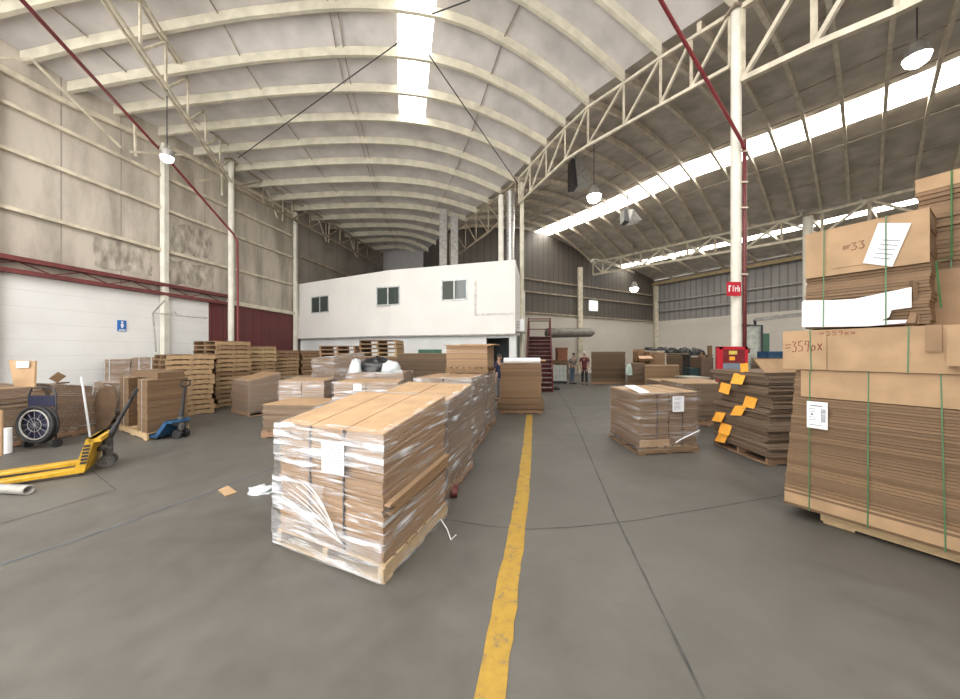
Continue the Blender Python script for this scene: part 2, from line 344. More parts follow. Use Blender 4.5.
# eave struts zigzag under the left roof edge
b = MB()
for i, (ya, ha, yb, hb) in enumerate(((6.9, 6.2, 7.9, 7.0), (7.9, 7.0, 9.6, 5.95), (9.9, 6.9, 9.95, 5.9), (9.8, 5.95, 11.3, 6.75), (11.6, 6.0, 13.0, 6.9), (12.6, 6.95, 12.65, 6.0), (14.6, 7.4, 15.3, 6.2), (15.6, 7.4, 15.6, 6.2), (18, 7.4, 18.8, 6.3), (19, 7.4, 19, 6.3), (21, 7.4, 21.8, 6.3), (22, 7.4, 22, 6.3))):
    b.bar((WX(ya)+.45, ya, EYE+ha), (WX(yb)+.42, yb, EYE+hb), .05)
struct(b.obj('eave_strut', M['truss'], wall_left))

# ---- back wall, right wall, far wall of the left bay
bd = Vector((12.6, 7.0, 0)); bo = Vector((3.6, 23.7, 0)); q0 = -.44; cor = bo+bd
def vwall(name, a, c, z0, z1, mt, parent=None):
    """vertical wall whose local X runs along it"""
    a, c = Vector((a[0], a[1], 0)), Vector((c[0], c[1], 0)); l = (c-a).length
    me = bpy.data.meshes.new(name); me.from_pydata([(0, 0, z0), (l, 0, z0), (l, 0, z1), (0, 0, z1)], [], [(0, 1, 2, 3)]); me.materials.append(mt)
    o = bpy.data.objects.new(name, me); C.objects.link(o); o.rotation_euler = (0, 0, math.atan2((c-a).y, (c-a).x)); o.location = a
    if parent: o.parent = parent; o.matrix_parent_inverse = parent.matrix_basis.inverted()
    return struct(o)
vwall('wall_light_block', (40, -3.0), (-1.2, -3.0), 0, 12, mat('light_block_sheet', (.42, .39, .35), .6, var=.08))  # unseen wall added behind the camera to block light from the right
ZB = EYE+2.8
wb = vwall('wall_back', bo+bd*q0, cor, ZB, 10.4, M['rib_dark'])
off = Vector((.07, -.12, 0))*.5
vwall('block_panel', bo+bd*q0+off, cor+off, 0, ZB, M['block2'], wb)
rdir = Vector((8.7*.586, -8.7, 0)).normalized()
rend = cor+rdir*38
wr = vwall('wall_right', cor, rend, ZB, EYE+6.6, M['rib'])
vwall('block_panel', cor+Vector((-.06, -.03, 0)), rend+Vector((-.06, -.03, 0)), 0, ZB, M['block2'], wr)
vwall('wall_far', (WX(26.4), 26.4), (T2X(25.5), 25.5), 0, 10, mat('far_wall_sheet', (.52, .50, .50), .6, var=.08, stretch=(3, 3, .3)))
vwall('wall_side', (T2X(25.5), 25.5), (T2X(20.6), 20.6), 0, 10, M['rib_dark'])
b = MB()
for h in (4.3, 5.2):
    b.bar(bo+bd*q0+Vector((.06, -.1, EYE+h)), cor+Vector((.06, -.1, EYE+h)), .1, .09)
struct(b.obj('girt', M['truss_dark']))
b = MB(); b.bar(cor+Vector((-.1, -.05, EYE+4.6)), rend+Vector((-.1, -.05, EYE+4.6)), .1, .1); b.bar(cor+Vector((-.1, -.05, EYE+3.7)), rend+Vector((-.1, -.05, EYE+3.7)), .1, .1); struct(b.obj('girt', M['grey']))
b = MB(); b.bar(cor+Vector((-.25, -.1, EYE+6.25)), rend+Vector((-.25, -.1, EYE+6.25)), .2, .25); struct(b.obj('eave_beam', mat('ochre_beam', (.42, .32, .17), .5)))
b = MB(); b.bar(bo+bd*q0+Vector((.08, -.14, ZB)), cor+Vector((.08, -.14, ZB)), .12, .1); struct(b.obj('trim_1', M['truss_dark']))
for s, nm in ((578, 'trim_2'), (653.5, 'trim_3')):
    k = (s-480)/F; q = (k*23.7-3.6)/(12.6-k*7.0); p = bo+bd*q+Vector((.1, -.2, 0))
    b = MB(); b.box((p.x-.17, p.y-.17, 0), (p.x+.17, p.y+.17, EYE+(6.6 if s < 600 else 6.1))); struct(b.obj(nm, M['truss']))

# ---- roofs
LY = [3.6, 4.5, 5.4, 6.3, 7.2, 8.05, 8.85, 9.8, 10.94, 12.05, 13.08, 14.27, 15.5, 16.75, 18.2, 19.7, 21.3, 22.8, 24.7, 26.6]
LH = [7.2, 7.2, 7.2, 7.15, 7.1, 7.03, 6.95, 7.03, 7.15, 7.16, 7.1, 7.1, 7.1, 7.15, 7.25, 7.35, 7.4, 7.5, 7.6, 7.6]
RY = [4.0, 5.2, 6.52, 7.95, 8.9, 10.07, 11, 11.9, 12.8, 13.84, 14.85, 15.9, 17.1, 18.3, 19.8, 21.3, 22.85, 24.4, 25.9, 27.5]
RH = [6.4, 6.6, 6.8, 7.14, 7.3, 7.53, 7.5, 7.4, 7.25, 7.13, 7.12, 7.15, 7.2, 7.25, 7.3, 7.35, 7.4, 7.4, 7.4, 7.4]
PH = [9.8, 9.8, 9.8, 9.8, 9.75, 9.60, 9.08, 8.68, 8.42, 8.25, 8.02, 7.82, 7.76, 7.7, 7.72, 7.78, 7.86, 7.92, 7.95, 7.95]
SH = [(0, 0), (.1, .24), (.21, .46), (.33, .70), (.49, .93), (.61, 1), (.70, .96), (.785, .82), (.9, .45), (1, 0)]
def arc1(k, t):
    h = lerp(LH[k], RH[k], t)+(PH[k]-lerp(LH[k], RH[k], .6))*interp(SH, t)
    return Vector((lerp(WX(LY[k])-.03, T2X(RY[k]), t), lerp(LY[k], RY[k], t), EYE+h))
def sm(k, t, fn):   # smoothed: average of neighbours so that the curve has no kinks
    return (fn(k, max(0, t-.04))+fn(k, t)*2+fn(k, min(1, t+.04)))/4 if .03 < t < .97 else fn(k, t)
NT = 40
b = MB(); PD = .27
up = Vector((0, 0, PD))
TS = sorted([i/NT for i in range(NT+1) if i not in (24, 27)]+[.612, .684])
skyl = []
for k in range(len(LY)-1):
    for a, c in zip(TS, TS[1:]):
        q = (sm(k, a, arc1)+up, sm(k+1, a, arc1)+up, sm(k+1, c, arc1)+up, sm(k, c, arc1)+up)
        if 3 <= k <= 7 and .611 <= a and c <= .685: skyl.append((k, q)); continue
        b.quad(*q)
ceiling = struct(b.obj('ceiling', M['panel'], smooth=True))
for kk in sorted({k for k, _ in skyl}):
    s = MB()
    for k, q in skyl:
        if k == kk: s.quad(*q)
    struct(s.obj('skylight', M['skylight'], ceiling))
def purlin(b, pts, wd, dp):
    for p, q in zip(pts, pts[1:]):
        d = (q-p); n = Vector((-d.y, d.x, 0)).normalized()*wd/2; z = Vector((0, 0, dp))
        b.hexa([p-n, q-n, q+n, p+n], [p-n+z, q-n+z, q+n+z, p+n+z])
for k in range(len(LY)):
    b = MB(); purlin(b, [sm(k, t, arc1) for t in TS], .10, PD); struct(b.obj('purlin', M['cream'], ceiling))
for t in (.10, .30, .485, .50, .82):      # sag rods and sheet laps seen as thin lines between the purlins
    b = MB()
    for k in range(len(LY)-1): b.bar(sm(k, t, arc1)+Vector((0, 0, .2)), sm(k+1, t, arc1)+Vector((0, 0, .2)), .025)
    struct(b.obj('sag_rod', M['truss_dark'], ceiling))
b = MB()
for (p, q) in ((P(402, 40, 8.9), P(238, 158, 12.6)), (P(429, 55, 9.1), P(518, 184, 13.3)), (P(470, 0, 7.4), P(432, 14, 7.8))):
    b.tube([p, q], .016, 6)
struct(b.obj('brace_cable', M['dark'], ceiling))

# bay 2 (right)
AY = [-5.6+.85*i for i in range(14)]+[6.3, 7.15, 7.95, 8.9, 10.07, 11, 11.9, 12.8, 13.84, 14.85, 15.9, 17.1, 18.3, 19.8, 20.9]
def arc2(k, t):
    y = AY[k]; x = T2X(y); h0 = interp(list(zip(RY, RH)), y); U = (T3X(y)-x)/(1+.75*.855)
    h1 = interp([(3, 7.0), (16.6, 6.9), (26.7, 7.2)], y+.855*U)
    h = lerp(h0, h1, t)+1.3*(1-(2*t-1)**2)
    return Vector((x+U*t, y+.855*U*t, EYE+h))
NT2 = 32; TS2 = [i/NT2 for i in range(NT2+1)]
b = MB(); skyl = []
up2 = Vector((0, 0, .27))
for k in range(len(AY)-1):
    for a, c in zip(TS2, TS2[1:]):
        q = (arc2(k, a)+up2, arc2(k+1, a)+up2, arc2(k+1, c)+up2, arc2(k, c)+up2)
        if .56 <= a and c <= .657: skyl.append((k, q)); continue
        b.quad(*q)
ceiling2 = struct(b.obj('ceiling', M['panel2'], smooth=True))
for kk in range(len(AY)-1):
    s = MB()
    for k, q in skyl:
        if k == kk: s.quad(*q)
    struct(s.obj('skylight', M['skylight_long'], ceiling2))
for k in range(len(AY)):
    b = MB(); purlin(b, [arc2(k, t) for t in TS2], .09, .2); struct(b.obj('purlin', M['purlin2'], ceiling2))
for t in (.2, .42, .52, .72, .86):
    b = MB()
    for k in range(len(AY)-1): b.bar(arc2(k, t)+Vector((0, 0, .12)), arc2(k+1, t)+Vector((0, 0, .12)), .03)
    struct(b.obj('sag_rod', M['truss_dark'], ceiling2))
# bay 3 (far right)
b = MB(); s = MB(); pl = []
Y3 = [4+1.6*i for i in range(15)]
def arc3(y, t):
    x = T3X(y); U = (RWX(y)-x)/(1+.586*.65)+.3; h0 = interp([(3, 7.0), (16.6, 6.9), (26.7, 7.2)], y)
    return Vector((x+U*t, y+.65*U*t, EYE+lerp(h0, 6.3, t)+.35*(1-(2*t-1)**2)))
for y, yn in zip(Y3, Y3[1:]):
    for i in range(10):
        a, c = i/10, (i+1)/10; q = [arc3(y, a)+up2, arc3(yn, a)+up2, arc3(yn, c)+up2, arc3(y, c)+up2]
        (s if i == 4 else b).quad(*q)
ceiling3 = struct(b.obj('ceiling', M['panel2'], smooth=True)); struct(s.obj('skylight', M['skylight_long'], ceiling3))
for y in Y3:
    b = MB(); purlin(b, [arc3(y, i/8) for i in range(9)], .09, .2); struct(b.obj('purlin', M['purlin2'], ceiling3))

# ---- trusses and columns
def truss(label, X, ys, top, bot, mt, w=.07, zig=1, dy=None, double=False):
    """top/bot: tables of height over Y; ys: panel points"""
    pt = lambda y, tab: Vector((X(y), y, EYE+interp(tab, y)))
    T = thing('roof_truss', label, 'roof truss', pt(ys[0], bot), kind='thing')
    for nm, tab in (('top_chord', top), ('bottom_chord', bot)):
        b = MB()
        for o in ((-.06, .06) if double else (0,)):
            for a, c in zip(ys, ys[1:]): b.bar(pt(a, tab)+Vector((o, 0, 0)), pt(c, tab)+Vector((o, 0, 0)), w*(.6 if double else 1), w)
        b.obj(nm, mt, T)
    for i, y in enumerate(ys):
        b = MB(); b.bar(pt(y, bot), pt(y, top), w*.65); b.obj('vertical', mt, T)
    for i, (a, c) in enumerate(zip(ys, ys[1:])):
        b = MB(); f = (i*zig) % 2 if zig > 1 else (dy or 0)
        b.bar(pt(a, top if f else bot), pt(c, bot if f else top), w*.75); b.obj('diagonal', mt, T)
    return T
t2top = list(zip(RY, [h-.06 for h in RH]))
t2bot = [(4, 5.35), (6.52, 5.7), (8.87, 6.1), (10.78, 6.42), (12.6, 6.2), (15.7, 5.77), (20, 5.66), (26, 5.6)]
truss('cream roof truss spanning the middle of the hall between the two white columns', T2X, [6.62, 7.3, 7.95, 8.9, 10.07, 11, 11.9, 12.8, 13.5], t2top, t2bot, M['truss'], dy=1)
truss('cream roof truss running from the red-piped white column towards the camera', T2X, [2.2, 3.1, 4.0, 4.7, 5.5, 6.42], [(2, 6.0), (4, 6.3), (6.5, 6.72)], [(2.2, 4.5), (3, 4.6), (4.6, 4.83), (5.2, 5.04), (6.42, 5.3)], M['truss'], .1, dy=1)
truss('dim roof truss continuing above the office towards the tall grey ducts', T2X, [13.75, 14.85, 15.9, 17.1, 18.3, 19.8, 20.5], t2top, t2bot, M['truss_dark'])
T1X = lambda y: -5.09-.36*y
truss('double-angle roof truss at upper left ending on the slim white column', T1X, [5.6, 6.5, 7.6, 8.6, 9.7, 10.8, 11.9, 12.85],
      [(5, 8.05), (7.6, 8.1), (9.7, 8.05), (11.9, 7.8), (12.9, 7.5)], [(5, 7.05), (6.56, 7.0), (8.56, 6.87), (11.5, 6.69), (12.9, 6.6)], M['truss'], .07, zig=1, double=True)
T1bX = lambda y: -12.11+.1848*y
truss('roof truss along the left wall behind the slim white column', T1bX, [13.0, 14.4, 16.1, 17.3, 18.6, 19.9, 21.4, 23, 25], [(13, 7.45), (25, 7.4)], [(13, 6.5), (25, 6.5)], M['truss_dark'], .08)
t3t = [(9, 7.0), (16.6, 6.88), (26.7, 7.15)]; t3b = [(9, 5.7), (16.6, 5.75), (26.7, 6.2)]
truss('distant roof truss above the grey ribbed wall on the right side', T3X, [9, 10.2, 11.4, 12.6, 13.8, 15, 16.2, 17.4, 18.6, 19.8, 21, 22.2, 23.4, 24.6, 25.8, 26.5], t3t, t3b, M['truss'], .13, zig=3)
def column(label, x, y, z, r, rn=10, mt='column'):
    T = thing('steel_column', label, 'column', (x, y, 0), kind='thing')
    b = MB(); b.tube([(x, y, 0.02), (x, y, z)], r, 14); b.obj('shaft', M[mt], T, smooth=False)
    b = MB(); b.box((x-r*2, y-r*2, 0), (x+r*2, y+r*2, .02)); b.obj('base_plate', M[mt], T)
    b = MB(); b.box((x-r*1.6, y-r*1.6, z), (x+r*1.6, y+r*1.6, z+.05)); b.obj('cap_plate', M['truss_dark'], T)
    return T
c735 = column('white steel column with a red sign and maroon pipe on it', 5.06, 6.52, EYE+6.72, .088)
b = MB(); b.tube([(5.06+.12, 6.46, .8), (5.06+.12, 6.46, EYE+4.15)], .034, 8); b.obj('maroon_pipe', M['maroon'], c735, smooth=True)
for z in (3.2, 4.5, 5.0, 5.6):
    b = MB(); b.box((5.06+.02, 6.42, z), (5.06+.16, 6.45, z+.03)); b.obj('pipe_clip', M['truss'], c735)
sz = EYE+(HZ-282)/F*6.4; s0 = EYE+(HZ-296)/F*6.4; sx0, sx1 = (726.5-480)/F*6.4, (740.5-480)/F*6.4
sg = thing('sign', 'small red sign with white marks on the white column', 'sign', (5.0, 6.40, s0))
b = MB(); b.box((sx0, 6.385, s0), (sx1, 6.40, sz)); b.obj('plate', M['red'], sg)
b = MB(); wS, hS = sx1-sx0, sz-s0
for (u0, v0, u1, v1) in ((.1, .3, .2, .75), (.2, .65, .28, .75), (.4, .3, .45, .75), (.4, .68, .52, .75), (.56, .3, .61, .62), (.61, .5, .7, .58), (.74, .3, .79, .75), (.84, .3, .9, .6)):
    b.box((sx0+u0*wS, 6.381, s0+v0*hS), (sx0+u1*wS, 6.385, s0+v1*hS))
b.obj('white_lettering', M['paper'], sg)
column('slim white column before the maroon wall panel, behind the pallet stacks', -9.73, 12.9, EYE+7.45, .10)
c518 = column('pale column beside the office corner and the shiny duct', 1.72, 13.56, EYE+6.95, .085, mt='cream')
column('distant white column behind the topmost strapped cardboard bundle', 16.5, 16.6, EYE+6.8, .2, mt='column')

# ---- pipes
def solid(name, label, cat, b, mt, loc=(0, 0, 0), smooth=False, **kw):
    o = b.obj(name, mt, None, loc, smooth=smooth); return tag(o, label, cat, **kw)
b = MB(); b.tube([P(20, -2, 5.2)+(P(20, -2, 5.2)-P(160, 150, 9.9)), P(20, -2, 5.2), P(160, 150, 9.9), P(233.5, 234, 12.75), P(237.5, 242, 12.75), P(238, 345, 12.75), P(239, 352+561/12.75, 12.75)], .036, 8)
solid('pipe', 'dark red fire pipe slanting down to the slim left column', 'pipe', b, M['red_pipe'], P(239, 352+561/12.75, 12.75), True)
b = MB(); b.tube([P(655, -10, 5.0)+(P(655, -10, 5.0)-P(742, 142, 6.38))*1.9, P(655, -10, 5.0), P(742, 142, 6.38), P(744, 150, 6.38)], .03, 8)
solid('pipe', 'dark red fire pipe slanting down to the white column with the red sign', 'pipe', b, M['red_pipe'], P(742, 142, 6.38), True)
b = MB()
for pts in (((153, 313), (192, 317), (207, 318)), ((153, 313), (156, 352)), ((165, 300), (153, 313)), ((165, 300), (176, 314))):
    b.tube([P(x, y, 10.6) for x, y in pts], .022, 6)
solid('pipe_bracket', 'thin grey pipe frame hung below the maroon beam beside the pallets', 'bracket', b, M['grey'], P(165, 300, 10.6))
# ---- hanging lamps
def lamp(px, py, Y, r, roof, label):
    p = P(px, py, Y); T = thing('high_bay_lamp', label, 'lamp', p, 'hanging high bay lamps')
    b = MB(); b.lathe(p, [(.05, r*1.5), (.10, r*1.4), (.16, r*.9), (r*.75, r*.55), (r*1.0, 0), (r*.97, -.01)], 18); b.obj('housing', M['grey'], T, smooth=True)
    b = MB(); b.lathe(p, [(0, -r*.95), (r*.45, -r*.87), (r*.8, -r*.55), (r*.97, .0), (0, .0)], 18); b.obj('diffuser', M['lamp'], T, smooth=True)
    b = MB(); b.tube([p+Vector((0, 0, r*1.4)), (p.x, p.y, roof)], .012, 6); b.obj('cable', M['dark'], T)
    ld = bpy.data.lights.new('lamp_light', 'POINT'); ld.energy = LAMP_W; ld.color = (1, .97, .9); ld.shadow_soft_size = r
    lo = bpy.data.objects.new('lamp_light', ld); C.objects.link(lo); lo.parent = T; lo.location = (0, 0, -r*1.1-.15)
lamp(167, 157, 8.8, .15, EYE+7.4, 'lit hanging lamp near the upper left wall girts')
lamp(594, 196, 12.5, .27, EYE+8.9, 'lit hanging lamp beside the middle truss and long skylight')
lamp(917, 57, 6.6, .2, EYE+8.6, 'lit hanging lamp above the tall strapped cardboard at upper right')
lamp(634, 288, 23, .3, EYE+8.4, 'small lit lamp far away near the back wall corner')
# ---- roof vents
for (x0, y0_, x1, y1_, Y, lab) in ((571, 159, 591, 186, 13.2, 'dark and white sheet metal vent hood hanging beyond the middle truss'), (624, 209, 641, 222, 17.5, 'small pale vent hood hanging below the long skylight')):
    a = P(x0, y1_, Y); c = P(x1, y0_, Y); T = thing('vent_hood', lab, 'vent hood', ((a.x+c.x)/2, Y, a.z))
    b = MB(); wv = c.x-a.x; hv = c.z-a.z
    b.hexa([(a.x+wv*.35, Y, a.z), (c.x, Y-.1, a.z+hv*.12), (c.x, Y+.5, a.z+hv*.12), (a.x+wv*.3, Y+.5, a.z)], [(a.x+wv*.2, Y, c.z), (a.x+wv*.55, Y, c.z), (a.x+wv*.55, Y+.5, c.z), (a.x+wv*.2, Y+.5, c.z)]); b.obj('hood', M['steel'], T)
    b = MB(); b.hexa([(a.x, Y-.05, a.z+hv*.1), (a.x+wv*.3, Y-.02, a.z), (a.x+wv*.3, Y+.5, a.z), (a.x, Y+.5, a.z)], [(a.x, Y-.05, c.z), (a.x+wv*.2, Y-.02, c.z), (a.x+wv*.2, Y+.5, c.z), (a.x, Y+.5, c.z)]); b.obj('side_plate', M['dark'], T)
    b = MB(); b.bar((a.x+wv*.3, Y+.2, c.z), (a.x+wv*.3, Y+.2, c.z+1.0), .05); b.obj('hanger', M['grey'], T)

# ================================================================== OFFICE
OA, OB, OC = Vector((-9.48, 17.1, 0)), Vector((-3.84, 14.1, 0)), Vector((1.33, 12.5, 0))
OT, OBm = EYE+3.5, EYE+.68
sd = Vector((.19, 1, 0)); OD = OC+sd*7
b = MB()
inn = Vector((.3, 1, 0)).normalized()*.25
for a, c in ((OA, OB), (OB, OC), (OC, OD)):
    n = Vector(((a-c).y*1, -(a-c).x, 0)).normalized(); n = n if n.y > 0 or c is OD else -n
    if c is OD: n = Vector((-1, .19, 0)).normalized()
    b.para(Vector((a.x, a.y, OBm)), c-a, n*.2, (0, 0, OT-OBm))
b.quad((OA.x, OA.y, OT-.01), (OB.x, OB.y, OT-.01), (OC.x, OC.y, OT-.01), (OD.x, OD.y, OT-.01), (OA.x+3, OD.y+3, OT-.01))
wall_office = struct(b.obj('wall_office', M['white']))
rec = .18
def lower(a, c, u0, u1, z0, z1, mt, nm='lower_panel', t=.12):
    n = Vector(((c-a).y, -(c-a).x, 0)).normalized(); n = n if n.y > 0 else -n
    b = MB(); b.para(lerp(a, c, u0)+n*rec+Vector((0, 0, z0)), (c-a)*(u1-u0), n*t, (0, 0, z1-z0)); return struct(b.obj(nm, mt, wall_office))
lower(OA, OB, 0, 1, 0, OBm, M['white_low'])
dk = ((485-480)/F, (509-480)/F)
def u_on(a, c, s): return (s*a.y-a.x)/((c.x-a.x)-s*(c.y-a.y))
ud0, ud1 = u_on(OB, OC, dk[0]), u_on(OB, OC, dk[1])
lower(OB, OC, 0, ud0, 0, OBm, M['white_low']); lower(OB, OC, ud1, 1, 0, OBm, M['white_low']); lower(OB, OC, ud0, ud1, 2.25, OBm, M['white_low'])
n_ = Vector((-(OC-OB).y, (OC-OB).x, 0)).normalized()
# dark passage inside the doorway
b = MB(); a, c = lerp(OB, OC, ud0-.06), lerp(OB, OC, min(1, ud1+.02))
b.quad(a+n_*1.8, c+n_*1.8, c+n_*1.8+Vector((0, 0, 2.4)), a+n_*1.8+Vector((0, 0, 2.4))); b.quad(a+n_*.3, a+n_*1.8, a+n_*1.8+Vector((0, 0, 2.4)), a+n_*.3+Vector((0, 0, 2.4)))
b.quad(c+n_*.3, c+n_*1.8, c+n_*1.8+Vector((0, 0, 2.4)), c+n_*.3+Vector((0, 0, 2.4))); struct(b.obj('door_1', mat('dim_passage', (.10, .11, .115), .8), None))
b = MB(); b.para(OC+Vector((0, .2, 0)), sd*.01+Vector((.0, .2, 0)), (-.2, .0, 0), (0, 0, OBm)); struct(b.obj('corner_post', M['white_low'], wall_office))
b = MB(); b.para(OC+sd*.9, sd*5.5, (-.15, .03, 0), (0, 0, OBm)); struct(b.obj('side_panel', M['white_low'], wall_office))
# windows
for i, (x0, x1, yt, yb) in enumerate(((311.5, 329, 296, 313), (376.5, 400, 286.5, 305.5), (441.5, 467.5, 279.5, 300.5))):
    a, c = (OA, OB) if x1 < 352 else (OB, OC)
    a, c = (OA, OB) if i < 1 else (OB, OC)
    u0, u1 = u_on(a, c, (x0-480)/F), u_on(a, c, (x1-480)/F); p0, p1 = lerp(a, c, u0), lerp(a, c, u1); ym = (p0.y+p1.y)/2
    z0, z1 = EYE+(HZ-yb)/F*ym, EYE+(HZ-yt)/F*ym; d = (p1-p0); n = Vector((d.y, -d.x, 0)).normalized()
    b = MB(); fw = .05; L_ = d.length; dn = d.normalized()
    for (ua, ub, za, zb) in ((0, L_, z0, z0+fw), (0, L_, z1-fw, z1), (0, fw, z0, z1), (L_-fw, L_, z0, z1), (L_/2-fw/2, L_/2+fw/2, z0, z1)):
        b.para(p0+dn*ua+n*.03+Vector((0, 0, za)), dn*(ub-ua), -n*.05, (0, 0, zb-za))
    W_ = struct(b.obj('window_%d' % (i+1), mat('aluminium_frame_%d' % i, (.62, .66, .68), .4, .3)))
    for j in (0, 1):
        b = MB(); b.para(p0+dn*(fw+j*(L_/2-fw/2))+n*.012+Vector((0, 0, z0+fw)), dn*(L_/2-fw*1.5), -n*.01, (0, 0, z1-z0-2*fw)); struct(b.obj('pane', M['glass'], W_))
# trim rectangle and lap line on the white wall, grey strip painting the shade below the overhang
def on_office(px, a=OB, c=OC): return lerp(a, c, u_on(a, c, (px-480)/F))
b = MB(); nn = Vector(((OC-OB).y, -(OC-OB).x, 0)).normalized()
for (x0, y0_, x1, y1_) in ((474.5, 281, 476.5, 316), (476, 313.8, 515, 315.6)):
    p0, p1 = on_office(x0), on_office(min(x1, 514.5)); b.para(p0+nn*.02+Vector((0, 0, EYE+(HZ-y1_)/F*p0.y)), p1-p0, -nn*.03, (0, 0, (y1_-y0_)/F*p0.y))
struct(b.obj('trim_4', mat('trim_grey_white', (.7, .69, .67), .6)))
b = MB()
for a, c in ((OA, OB), (OB, OC)):
    n = Vector(((c-a).y, -(c-a).x, 0)).normalized(); b.para(a+n*.03+Vector((0, 0, OBm-.03)), c-a, -n*.2, (0, 0, .05))
struct(b.obj('shade_strip', M['grey']))
# signs on the lower office wall
for (x0, x1, mt, lab, nm) in ((416.5, 440, 'green', 'green sign on the lower white office wall above the brown load', 'green'), (440.5, 452, 'paper', 'white notice on the lower office wall beside the green sign', 'white')):
    p0, p1 = on_office(x0)-nn*rec, on_office(x1)-nn*rec; z0 = EYE+(HZ-355)/F*p0.y; b = MB(); b.para(p0+nn*.03+Vector((0, 0, z0)), p1-p0, -nn*.02, (0, 0, 5.5/F*p0.y)); solid('wall_sign', lab, 'sign', b, M[mt], p0)
# air conditioner box at the corner, ducts
pa = P(516, 331, 12.9); pb = P(524, 319, 12.9)
T = thing('air_conditioner', 'white air conditioner box on the office corner beside stairs', 'air conditioner', pa)
b = MB(); b.box((pa.x-.02, 12.85, pa.z), (pb.x, 13.35, pb.z)); b.obj('casing', M['white_low'], T)
b = MB()
for i in range(6): b.box((pa.x+.02, 12.84, pa.z+.06+i*.06), (pa.x+.15, 12.85, pa.z+.09+i*.06))
b.obj('grille', M['grey'], T)
b = MB(); b.box((pa.x-.05, 12.8, pa.z-.06), (pb.x+.1, 13.4, pa.z)); b.obj('bracket', M['grey'], T)
def vduct(label, px, r, Y, ztop, zb, mt, ribs=0, square=False):
    x = (px-480)/F*Y; T = thing('ventilation_duct', label, 'duct', (x, Y, zb))
    b = MB()
    if square: b.box((x-r, Y-r, zb), (x+r, Y+r, ztop))
    elif ribs: b.lathe((x, Y, 0), [(r*(1+.09*(i % 2)), lerp(zb, ztop, i/ribs)) for i in range(ribs+1)], 16)
    else: b.lathe((x, Y, 0), [(r, zb), (r, ztop)], 16)
    b.obj('duct_pipe', mt, T, smooth=not square)
    b = MB(); b.lathe((x, Y, 0), [(r*1.25, zb), (r*1.25, zb+.08), (r, zb+.08)], 16); b.obj('collar', M['grey'], T)
vduct('silver corrugated round duct rising from the office roof', 510.5, .17, 13.6, EYE+6.6, OT, M['steel'], 60)
vduct('plain pale round duct on the office roof left of the corrugated one', 501, .11, 13.5, EYE+6.4, OT, M['column'])
vduct('wide square grey duct rising behind the office, left of pair', 443.5, .19, 17.2, EYE+7.4, OT, M['grey'], square=True)
vduct('narrow square grey duct rising behind the office, right of pair', 454.5, .19, 17.4, EYE+7.2, OT, M['grey'], square=True)
# horizontal duct on the back wall
a, c = P(548, 333, 21.5), P(593, 332.5, 24.2)
T = thing('air_duct', 'long grey horizontal duct mounted on the beige back wall', 'duct', a)
b = MB(); b.tube([a, a.lerp(c, .93), c], [.32, .32, .18], 14); b.obj('duct_pipe', M['duct'], T, smooth=True)
b = MB()
for u in (.3, .75): p = a.lerp(c, u); b.bar(p, p+Vector((-.2, .6, .1)), .08)
b.obj('bracket', M['dark'], T)
# small daylit window high on the back wall
k0, k1 = (588.5-480)/F, (598-480)/F
def on_back(s): return bo+bd*((s*23.7-3.6)/(12.6-s*7.0))
p0, p1 = on_back(k0), on_back(k1); nb = Vector((.49, -.87, 0))
b = MB(); z0, z1 = EYE+(HZ-311)/F*p0.y, EYE+(HZ-299.5)/F*p0.y; b.para(p0+nb*.02+Vector((0, 0, z0)), p1-p0, -nb*.06, (0, 0, z1-z0)); W_ = struct(b.obj('window_4', M['column']))
b = MB(); b.para(lerp(p0, p1, .1)+nb*.03+Vector((0, 0, z0+.08)), (p1-p0)*.8, -nb*.005, (0, 0, z1-z0-.16)); struct(b.obj('pane', M['window_lit'], W_))

# ---- blue sign on the left wall
ya, yb = [12.64/(-((s-480)/F)+.1848) for s in (115.3, 124)]
za = EYE+(HZ-331)/F*ya; zb = EYE+(HZ-320)/F*ya
T = thing('wall_sign', 'small blue sign with white figure on the white block wall', 'sign', (WX(ya)+.07, ya, za))
b = MB(); b.hexa([(WX(ya)+.055, ya, za), (WX(yb)+.055, yb, za), (WX(yb)+.075, yb, za), (WX(ya)+.075, ya, za)], [(WX(ya)+.055, ya, zb), (WX(yb)+.055, yb, zb), (WX(yb)+.075, yb, zb), (WX(ya)+.075, ya, zb)]); b.obj('plate', M['sign_blue'], T)
b = MB()
for (u0, v0, u1, v1) in ((.40, .72, .6, .9), (.34, .42, .66, .68), (.42, .28, .58, .44), (.12, .06, .88, .16)):
    y_a, y_b = lerp(ya, yb, u0), lerp(ya, yb, u1); z_a, z_b = lerp(za, zb, v0), lerp(za, zb, v1)
    b.hexa([(WX(y_a)+.075, y_a, z_a), (WX(y_b)+.075, y_b, z_a), (WX(y_b)+.08, y_b, z_a), (WX(y_a)+.08, y_a, z_a)], [(WX(y_a)+.075, y_a, z_b), (WX(y_b)+.075, y_b, z_b), (WX(y_b)+.08, y_b, z_b), (WX(y_a)+.08, y_a, z_b)])
b.obj('white_figure', M['paper'], T)

